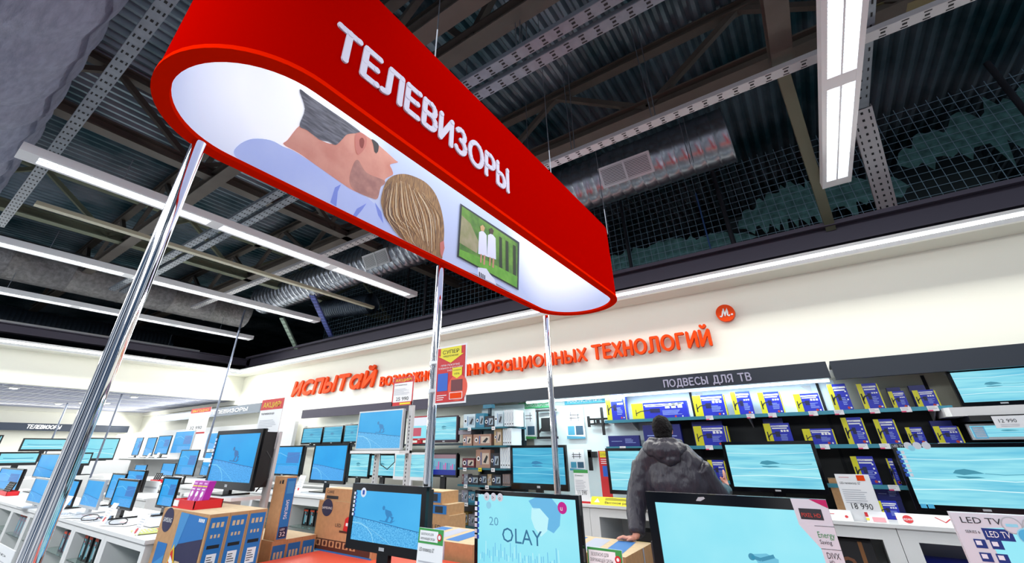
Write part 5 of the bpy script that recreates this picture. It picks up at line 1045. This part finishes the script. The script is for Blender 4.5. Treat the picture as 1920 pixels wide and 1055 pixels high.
def mountbr(TL, BR, lab, kind):
    x0, x1, z0, z1 = pr(TL, BR, 5.8); b = MB(); w, h = x1-x0, z1-z0; Y = 5.8; r = .014
    if kind == 0:
        b.box(x0, x1, Y, Y+.02, z1-.03, z1, m_mblack); b.box(x0, x1, Y, Y+.02, z0, z0+.03, m_mblack)
        for u in (.05, .9): b.box(x0+w*u, x0+w*u+.025, Y-.01, Y+.01, z0, z1, m_mblack)
        b.box(x0+w*.3, x0+w*.75, Y-.03, Y+.07, z0+h*.25, z0+h*.7, m_mblack); b.bar((x0+w*.1, Y, z0+h*.2), (x0+w*.8, Y+.02, z0+h*.8), .03, .02, m_mblack)
    elif kind == 1:
        b.box(x0, x1, Y+.03, Y+.05, z0+h*.55, z0+h*.62, m_mblack); b.box(x0, x1, Y+.03, Y+.05, z0+h*.38, z0+h*.44, m_mblack)
        for u in (.02, .72): b.box(x0+w*u, x0+w*u+.03, Y, Y+.03, z0 if u > .5 else z0+h*.3, z1 if u > .5 else z0+h*.7, m_mblack)
        b.box(x0+w*.3, x0+w*.36, Y+.03, Y+.05, z0+h*.38, z0+h*.62, m_mblack)
        b.box(x0+w*.4, x0+w*.5, Y+.05, Y+.1, z0+h*.4, z0+h*.6, m_mblack)
    else: b.box(x0, x0+w*.45, Y, Y+.03, z0, z1, m_mblack); b.box(x0, x1, Y, Y+.08, z1-.09, z1-.02, m_mblack)
    b.build('tv_mount', label=lab, cat='wall mount', group='sample wall mounts on the lit wall')
mountbr((1004, 768), (1046, 822), 'black square swivel mount hanging behind the thin right pole', 0)
mountbr((1098, 765), (1141, 815), 'black wide tilting mount with cross bars hanging on the lit wall', 1)
mountbr((1101, 843), (1119, 882), 'black narrow mount hanging below the tilting mount', 2)
# price tags on the shelf lips
def tags(lst, z, lab, y=5.584, wd=.075, hh=.04):
    for i, px in enumerate(lst):
        x = atY(px, 780 if z > .2 else 838, y).x; b = MB(); b.box(x, x+wd, y-.002, y, z-.038, z+.006, m_paper); F = faceS(b, x, x+wd, y-.0022, z-.038, z+.006); F.rect(0, 0, .45, .25, mat('tag_pink', '#e04a78', .5), 2); F.lines(.1, .9, .35, .9, 2, m_acr, 2)
        b.build('price_tag', label='small white price tag, %s from the left on the %s shelf edge' % (ordn(i), lab), cat='price tag', group='price tags on the %s shelf edge' % lab)
tags([1232, 1323, 1400, 1441, 1518, 1567, 1634, 1694, 1745], SA, 'upper'); tags([1162, 1323, 1538, 1609, 1650, 1762], SB, 'second'); tags([1637], SCz, 'third')
for r, pxs in enumerate([(876, 922), (), (869, 897, 921), (871, 910), (873,)]):
    for k, px in enumerate(pxs):
        x = atY(px, 860, 5.27).x; z = SH[r]; b = MB(); b.box(x, x+.06, 5.268, 5.27, z-.04, z+.003, m_pyel if (r, k) == (2, 1) else m_paper); F = faceS(b, x, x+.06, 5.2678, z-.04, z); F.lines(.15, .85, .3, .8, 1, m_txt, 2)
        b.build('price_tag', label='%s price tag, %s on the %s accessory shelf edge' % ('yellow' if (r, k) == (2, 1) else 'white', ['left one', 'next one', 'third one'][k], sh[r]), cat='price tag', group='price tags of the accessory shelves')
p = atY(1855, 775, 5.41); b = MB(); b.box(p.x, p.x+.2, 5.405, 5.41, p.z-.11, p.z-.02, m_paper); F = faceS(b, p.x, p.x+.2, 5.4048, p.z-.11, p.z-.02); F.text('12 990', .15, .45, .3, m_txt, 2, .5); F.lines(.15, .8, .1, .35, 2, m_acr, 2); b.build('price_tag', label='large grey white price tag on the dark shelf plate at the right edge', cat='price tag')
# things among the left rows
def leaf(px, py, Y, zs, wd, hh, lab, tilt=.03, red=False):
    a = atY(px, py, Y); b = MB(); b.prism([(a.x, Y, zs+.001), (a.x+wd, Y, zs+.001), (a.x+wd, Y+tilt, zs+hh), (a.x, Y+tilt, zs+hh)], (0, .004, 0), m_paper)
    F = Face(b, (a.x, Y-.0002, zs+.001), (wd, 0, 0), (0, tilt, hh), (0, -1, 0)); F.lines(.1, .9, .2, .8, 5, m_acr, 2)
    if red: F.disc(.5, .2, .02, m_pred, 3)
    b.build('price_card', label=lab, cat='price card', group='small cards beside the left televisions')
leaf(553, 915, 4.3, IZ, .16, .22, 'white leaflet on the middle island in front of the menu television', .05, True)
leaf(662, 905, 3.3, PZ, .14, .0+.55, 'tall white leaflet just left above the snowboarder television', .03, True) if False else None
leaf(105, 950, 1.6, -.57, .2, .16, 'slanted white card right of the thick chrome pole on the near counter', .06)
leaf(200, 940, 1.66, -.57, .13, .15, 'slanted white card between the white framed and the dark slim television', .06, True); leaf(60, 945, 1.62, -.57, .14, .1, 'small white card under the white framed television left of the thick pole', .05); leaf(140, 880, 2.25, -.57, .3, .16, 'white card standing at the rear edge of the near left counter', .04)
leaf(262, 950, 1.6, -.57, .12, .13, 'slanted white card beside the corner of the printed front box', .05, True)
leaf(256, 855, 5.17, -.14, .16, .12, 'first small white card on the far left shelf', .05); leaf(274, 855, 5.17, -.14, .16, .12, 'second small white card on the far left shelf', .05); leaf(290, 855, 5.17, -.14, .16, .13, 'third small white card on the far left shelf', .05)
leaf(326, 893, 4.0, IZ, .35, .14, 'white sticker card with gold number in front of the wavy picture television', .03)
for i, (x, y, rz) in enumerate([(-7.4, 1.7, .2), (-6.6, 1.68, -.3), (-5.9, 1.68, .1), (-5.3, 1.74, .4), (-4.65, 1.72, -.2), (-6.2, 1.7, .5), (-5.0, 1.9, 0)]):
    b = MB(); c_, s_ = math.cos(rz), math.sin(rz); pts = [(x+c_*u-s_*v, y+s_*u+c_*v, -.569+.001*i) for u, v in ((-.15, -.1), (.15, -.1), (.15, .1), (-.15, .1))]; b.prism(pts, (0, 0, .001), flat('#d8e070') if i == 4 else m_paper)
    F = Face(b, (pts[0][0], pts[0][1], pts[0][2]+.001), Vector(pts[1])-Vector(pts[0]), Vector(pts[3])-Vector(pts[0]), (0, 0, 1)); F.lines(.1, .9, .1, .8, 6, m_acr, 1); F.rect(.1, .84, .5, .92, m_pred, 1)
    b.build('leaflet', label='%s leaflet lying on the near left counter, %s from the left edge' % ('yellow green' if i == 4 else 'white', ordn([0, 1, 3, 4, 6, 2, 5][i])), cat='leaflet', group='leaflets on the near left counter')
for i, (x, y) in enumerate([(-7.0, 1.6), (-5.9, 1.66), (-5.35, 1.72)]):
    b = MB(); b.tube([(x+.12*math.cos(k*.6)*(1-.03*k), y+.06*math.sin(k*.6), -.562+.03*max(0, math.sin(k*.4))) for k in range(14)], .004, m_mblack if i else m_acr, 6)
    b.build('loose_cable', label='thin looped cable lying on the near left counter, %s of three' % ['left', 'middle', 'right'][i], cat='cable', group='loose cables on the near left counter')
m_tr = mat('tray_red', '#d41420', .4)
def rtray(x0, x1, y0, y1, z, lab):
    b = MB(); b.box(x0, x1, y0, y1, z, z+.006, m_tr)
    for q in ((x0, x1, y0, y0+.006), (x0, x1, y1-.006, y1), (x0, x0+.006, y0, y1), (x1-.006, x1, y0, y1)): b.box(*q, z+.006, z+.055, m_tr)
    return b.build('plastic_tray', label=lab, cat='tray')
t = rtray(-4.19, -3.84, 1.66, 1.86, zt+.001, 'red plastic tray with purple packets standing on the front boxes'); b = MB(); b.box(-4.17, -4.09, 1.654, 1.659, zt+.012, zt+.05, m_paper); b.build('tray_label', t)
m_pur = mat('packet_purple', '#b01ca8', .35)
for i in range(3):
    x = -4.09+i*.082; b = MB(); b.prism([(x, 1.70, zt+.008), (x+.076, 1.70, zt+.008), (x+.076, 1.73, zt+.175), (x, 1.73, zt+.175)], (0, .05, 0), m_pur); F = Face(b, (x, 1.6998, zt+.008), (.076, 0, 0), (0, .03, .167), (0, -1, .1)); F.rect(0, .78, 1, .82, m_pyel, 2); F.disc(.5, .5, .02, m_paper, 2); F.poly([(.3, .05), (.5, .1), (.55, .4), (.4, .42)], flat('#e0b0e4'), 2); F.rect(.15, .66, .8, .7, m_paper, 2); F.rect(.15, .88, .8, .93, flat('#e0b0e4'), 2)
    b.build('purple_packet', label='purple blister packet in the red tray, %s one' % ['left', 'middle', 'right'][i], cat='packet', group='purple packets in the red tray')
def rem_tray(px, py, Y, z, lab, n=4, w=.34):
    a = atY(px, py, Y); rtray(a.x, a.x+w, Y, Y+.14, z, lab)
    for i in range(n):
        x = a.x+.02+i*(w-.04)/n; b = MB(); b.prism([(x, Y+.02, z+.01), (x+.05, Y+.02, z+.01), (x+.05, Y+.06, z+.17), (x, Y+.06, z+.17)], (0, .018, 0), m_mblack); F = Face(b, (x, Y+.0198, z+.01), (.05, 0, 0), (0, .04, .16), (0, -1, .1))
        for k in range(5): F.rect(.2, .15+k*.16, .8, .22+k*.16, m_silver, 2)
        b.build('remote_control', label='black remote control, %s from the left, %s' % (ordn(i), 'in the tray at the left edge' if px < 100 else 'in the tray below the far left shelf'), cat='remote control', group='remote controls in red trays')
rem_tray(2, 915, 1.75, -.568, 'red tray of remote controls at the left edge of the near counter', 5, .5)
rem_tray(281, 902, 4.05, IZ+.001, 'red tray of remote controls below the far left shelf', 4, .4) if True else None
# white machine shaped poster below the remote tray
a = atY(272, 900, 3.2); b = MB(); b.box(a.x, a.x+.62, 3.2, 3.21, -.98, a.z, m_paper); F = faceS(b, a.x, a.x+.62, 3.1998, -.98, a.z); F.rect(.2, .4, .8, .7, flat('#6c747c'), 2); F.disc(.5, .55, .1, flat('#2c3034'), 3); F.rect(.1, .82, .9, .86, m_acr, 2); F.rect(.3, .1, .75, .35, m_acr, 2); b.box(a.x+.2, a.x+.4, 3.21, 3.4, FL, FL+.02, m_acr); b.box(a.x+.28, a.x+.32, 3.21, 3.23, FL, -.5, m_acr)
b.build('display_poster', label='white poster with grey machine picture standing behind the near left counter', cat='poster')
# things inside the cabinets
def blister(x, y, z, w, h, c, lab, group='packs in the open cabinets', dep=.03):
    b = MB(); b.box(x, x+w, y, y+dep, z, z+h, c); F = faceS(b, x, x+w, y-.0002, z, z+h); F.poly([(.3, .1), (.55, .1), (.6, .8), (.35, .85)], flat('#5fa8b8'), 2); F.rect(.1, .84, .9, .95, flat('#c8401c'), 2); F.disc(.45, .7, w*.08, m_pred, 3, 8); F.rect(.6, .2, .85, .6, flat('#9fb4bc'), 2)
    return b.build('blister_pack', label=lab, cat='packet', group=group)
for i, x in enumerate([-5.87, -5.74, -5.58, -5.44]): blister(x+.10, 1.64, -.851, .1, .19, m_mblack if i % 2 else flat('#2a3a3c'), 'remote blister pack, %s from the left, glass shelf right of the thick pole' % ordn(i))
for i, x in enumerate([-6.5, -6.36]): blister(x+.10, 1.64, -.851, .105, .17, flat('#4a4652'), 'dark disc pack, %s one in the cabinet touching the thick chrome pole' % ['left', 'right'][i])
for i in range(4): blister(-8.30+i*.14, 1.64, -.851, .12, .2, flat('#8c8c98'), 'grey pack, %s from the left in the leftmost visible cabinet' % ordn(i))
for i in range(3): carton(-4.96+.2*i+.36*0, -4.78+.2*i, 1.75, 2.2, FL+.121, -.95, 'dark blue box low in the cabinet left of the printed front box, %s one' % ['left', 'middle', 'right'][i], m=flat('#10287c'), group='dark blue boxes in the cabinet')
for i, x in enumerate([-6.35, -6.2, -6.05]): blister(x-.1, 4.3, -.941, .12, .2, m_mblack, 'dark blister pack with red dot, %s from the left on the middle island' % ordn(i))
carton(-7.3, -6.75, 4.25, 4.75, FL+.121, -1.0, 'olive box on the bottom of the middle island cabinet', m=flat('#6a5c28'))
o = carton(-.86, .10, 5.34, 5.6, FL+.121, -.70, 'black television box with large orange number in the cabinet under the price card', m=flat('#16141a'), deco=lambda b, F, E: (F.text('32', .62, .5, .3, flat('#7a4a30'), 2, .25), F.rect(.9, .6, .93, .98, flat('#8a5a30'), 2)))
carton(.42, 1.05, 5.32, 5.7, FL+.121, -.82, 'blue box with white print in the cabinet below the wide badge television', m=m_mb, deco=lambda b, F, E: (F.text('LED / PLASMA TV', .1, .85, .06, m_paper, 2, .6), F.rect(.75, .9, 1, 1, m_my, 2)))
carton(1.07, 1.45, 5.32, 5.7, FL+.121, -.87, 'yellow edged blue box beside the printed blue one in the right cabinet', m=m_mb, deco=lambda b, F, E: F.rect(0, .8, 1, 1, m_my, 2))
carton(-2.0, -1.3, 5.4, 5.7, FL+.121, -.95, 'blue box in the open cabinet left of the person', m=flat('#2a7cb0')); carton(-1.95, -1.35, 5.42, 5.7, -.949, -.8, 'dark box with yellow stripe lying on the blue one left of the person', m=m_mblack, deco=lambda b, F, E: F.rect(0, .1, 1, .4, m_my, 2))
# bottle rack packet beside the person, bottom edge
a = atY(1222, 1000, 3.5); packet(a.x, a.x+.13, 3.45, -1.0, -.56, 'd', 'dark tall packet with white lettering beside the lower sleeve of the person', nm='tall_packet', grp='packets beside the person'); carton(a.x-.02, a.x+.2, 3.42, 3.62, FL, -1.002, 'dark crate under the tall packet beside the person', m=flat('#202028'))
a = atY(0, 1018, 1.25); card(a.x-.1, atY(35, 1018, 1.25).x, 1.25, a.z-.28, a.z-.0, 'white price card cut by the lower left corner of the photo', None, '', '', 'LED', ground=FL)
a = atY(10, 795, 5.6)
# ================================================================ the person
m_skin = mat('skin', '#c98a76', .55); m_hair = mat('hair_dark', '#0c0608', .7, noise=.5, nscale=60, bump=.6, spec=.2)
m_jack = mat('jacket_grey', '#302d38', .38, noise=.12, nscale=4, bump=.9, stretch=(5, 3, 1.6)); m_trou = mat('trousers_dark', '#20222c', .8); m_shoe = mat('shoe_black', '#101012', .4)
def remesh(o, vox, sm=6, disp=0, dscale=.1):
    m = o.modifiers.new('weld', 'REMESH'); m.mode = 'VOXEL'; m.voxel_size = vox; m.use_smooth_shade = True
    if disp:
        tx = bpy.data.textures.new('folds', 'CLOUDS'); tx.noise_scale = dscale; d = o.modifiers.new('folds', 'DISPLACE'); d.texture = tx; d.strength = disp; d.mid_level = .5
    s = o.modifiers.new('smooth', 'SMOOTH'); s.factor = .5; s.iterations = sm
hr = atY(1363, 908, 4.85)
sL, eL, wL = Vector((-1.36, 4.24, -.13)), Vector((-1.455, 4.17, -.40)), Vector((-1.425, 3.99, -.605))
sR, eR, wR = Vector((-.93, 4.27, -.15)), Vector((-.83, 4.38, -.35)), Vector((hr.x, 4.74, hr.z-.03))
hc = Vector((-1.165, 4.30, .150))
b = MB()
b.ball((-1.10, 4.26, -.25), (.19, .11, .26), m_skin); b.ball((-1.05, 4.26, -.52), (.17, .11, .18), m_skin)
b.tube([sL, (-1.14, 4.25, -.07), sR], [.06, .09, .06], m_skin, 14)
b.tube([sL, eL, wL], [.055, .045, .032], m_skin, 12); b.tube([sR, eR, wR], [.055, .045, .032], m_skin, 12)
b.tube([(-1.14, 4.25, -.06), (-1.155, 4.27, .04), (-1.16, 4.285, .09)], [.07, .056, .054], m_skin, 14)
b.ball(hc, (.074, .092, .108), m_skin, 20, 14); b.ball(hc+Vector((0, .055, -.05)), (.05, .045, .05), m_skin)
b.ball(hc+Vector((0, .098, -.015)), (.012, .02, .022), m_skin, 10, 8); b.ball(hc+Vector((0, .092, -.052)), (.024, .01, .008), m_skin, 10, 6)
for s in (-1, 1): b.ball(hc+Vector((s*.076, .005, -.01)), (.009, .018, .03), m_skin, 10, 8); b.ball(hc+Vector((s*.028, .086, .012)), (.014, .01, .009), m_skin, 10, 6)
for s, hx in ((-1, -1.15), (1, -.95)): b.tube([(hx, 4.26, -.55), (hx+s*.02, 4.29, -.95), (hx+s*.02, 4.25, -1.34)], [.085, .06, .042], m_skin, 14); b.ball((hx+s*.02, 4.30, -1.365), (.04, .1, .03), m_skin)
# left hand flat on the box, fingers towards the left
pc = Vector((-1.462, 3.945, -.632)); b.tube([wL, pc+Vector((.03, .02, .004))], [.03, .026], m_skin, 10)
b.ball(pc, (.048, .042, .017), m_skin, 14, 8, Matrix.Rotation(.35, 3, 'Z'))
d = Vector((-1, -.33, 0)).normalized(); sd = Vector((-.33, 1, 0)).normalized()*-1
for k, (off, L) in enumerate([(.033, .068), (.012, .078), (-.010, .072), (-.031, .056)]):
    q = pc+d*.035+sd*off; b.tube([q, q+d*L*.45+sd*off*.15+Vector((0, 0, .006)), q+d*L*.8+sd*off*.3+Vector((0, 0, -.001)), q+d*L+sd*off*.35+Vector((0, 0, -.008))], [.0105, .0095, .0085, .007], m_skin, 10)
b.tube([pc+sd*.03-d*.02, pc+sd*.055+d*.005, pc+sd*.07+d*.032+Vector((0, 0, -.006))], [.0135, .011, .0085], m_skin, 10)
# right hand raised towards the television edge
pr_ = Vector((hr.x, 4.81, hr.z+.01)); b.tube([wR, pr_], [.03, .028], m_skin, 10); b.ball(pr_+Vector((0, .01, .01)), (.018, .042, .045), m_skin)
for k, (off, L) in enumerate([(.03, .06), (.010, .07), (-.010, .066), (-.03, .05)]):
    q = pr_+Vector((0, off, .04)); b.tube([q, q+Vector((.004, .012, L*.5)), q+Vector((-.004, .028, L))], [.0105, .009, .0075], m_skin, 10)
b.tube([pr_+Vector((0, -.03, .0)), pr_+Vector((-.02, -.045, .03)), pr_+Vector((-.026, -.04, .055))], [.013, .011, .009], m_skin, 10)
man = b.build('person', label='person seen from behind in grey hooded winter jacket, leaning one hand on a cardboard box', cat='person', org=(-1.05, 4.26, FL)); remesh(man, .006, 3)
b = MB()
b.ball((-1.12, 4.25, -.24), (.255, .165, .27), m_jack, 24, 16); b.ball((-1.07, 4.25, -.5), (.245, .17, .25), m_jack, 24, 16); b.tube([(-1.06, 4.25, -.5), (-1.05, 4.25, -.78)], [.2, .22], m_jack, 20)
b.tube([sL+Vector((.0, 0, -.01)), (-1.27, 4.23, -.065), (-1.14, 4.22, -.03), (-1.02, 4.24, -.065), sR], [.10, .11, .12, .11, .10], m_jack, 18)
b.tube([sL, sL.lerp(eL, .5), eL, eL.lerp(wL, .5), wL-Vector((0, .0, .0))], [.105, .095, .088, .075, .062], m_jack, 16)
b.tube([sR, sR.lerp(eR, .5), eR, eR.lerp(wR, .5), wR], [.105, .095, .088, .07, .052], m_jack, 16)
for k in range(7): q = sL.lerp(eL, .1+k*.15) if k < 5 else eL.lerp(wL, (k-5)*.3+.2); b.ball(q, (.098-.004*k, .098-.004*k, .02), m_jack, 14, 8)
for k in range(5): q = eL.lerp(wL, .1+k*.2); b.ball(q, (.084-.005*k, .084-.005*k, .018), m_jack, 14, 8)
j = b.build('jacket', man); remesh(j, .011, 3, .026, .11)
b = MB()
b.tube([(-1.30, 4.20, .02), (-1.24, 4.13, -.0), (-1.14, 4.10, -.02), (-1.04, 4.14, -.015), (-.99, 4.21, .0)], [.05, .065, .072, .066, .05], m_jack, 14)
b.tube([(-1.27, 4.26, .05), (-1.24, 4.17, .045), (-1.15, 4.145, .04), (-1.06, 4.18, .035), (-1.03, 4.27, .04)], [.035, .045, .05, .045, .035], m_jack, 14)
b.tube([(-1.20, 4.12, -.05), (-1.10, 4.10, -.085), (-1.02, 4.13, -.06)], [.035, .05, .035], m_jack, 12)
b.tube([(-1.25, 4.30, .05), (-1.22, 4.37, .02), (-1.11, 4.37, .0), (-1.05, 4.31, .03)], [.032, .032, .032, .032], m_jack, 12)
h = b.build('hood', j); remesh(h, .009, 2, .026, .07)
b = MB(); b.ball(hc+Vector((0, -.012, .012)), (.086, .098, .114), m_hair, 24, 16); b.ball(hc+Vector((0, -.045, -.04)), (.07, .06, .07), m_hair)
for s in (-1, 1): b.tube([hc+Vector((s*.076, .02, .04)), hc+Vector((s*.078, .028, -.015))], [.012, .008], m_hair, 8)
h = b.build('hair', man); remesh(h, .008, 2, .014, .02)
b = MB(); b.box(-1.20, -1.10, 4.33, 4.335, -.0, .0005, m_hair)
b = MB()
for s, hx in ((-1, -1.15), (1, -.95)): b.tube([(hx, 4.26, -.55), (hx+s*.02, 4.29, -.95), (hx+s*.02, 4.25, -1.33)], [.11, .085, .07], m_trou, 16)
b.ball((-1.05, 4.26, -.58), (.19, .13, .15), m_trou); h = b.build('trousers', man); remesh(h, .012, 2)
for s, hx in ((-1, -1.15), (1, -.95)):
    b = MB(); x = hx+s*.02; b.ball((x, 4.30, -1.355), (.052, .14, .042), m_shoe); b.box(x-.045, x+.045, 4.18, 4.42, FL, FL+.02, m_shoe); b.build('shoe', man)
for s in (-1, 1):
    b = MB(); b.ball(hc+Vector((s*.028, .0935, .012)), (.009, .004, .006), m_paper, 10, 6); b.ball(hc+Vector((s*.028, .097, .012)), (.004, .002, .004), m_txt, 8, 6); b.build('eye', man)
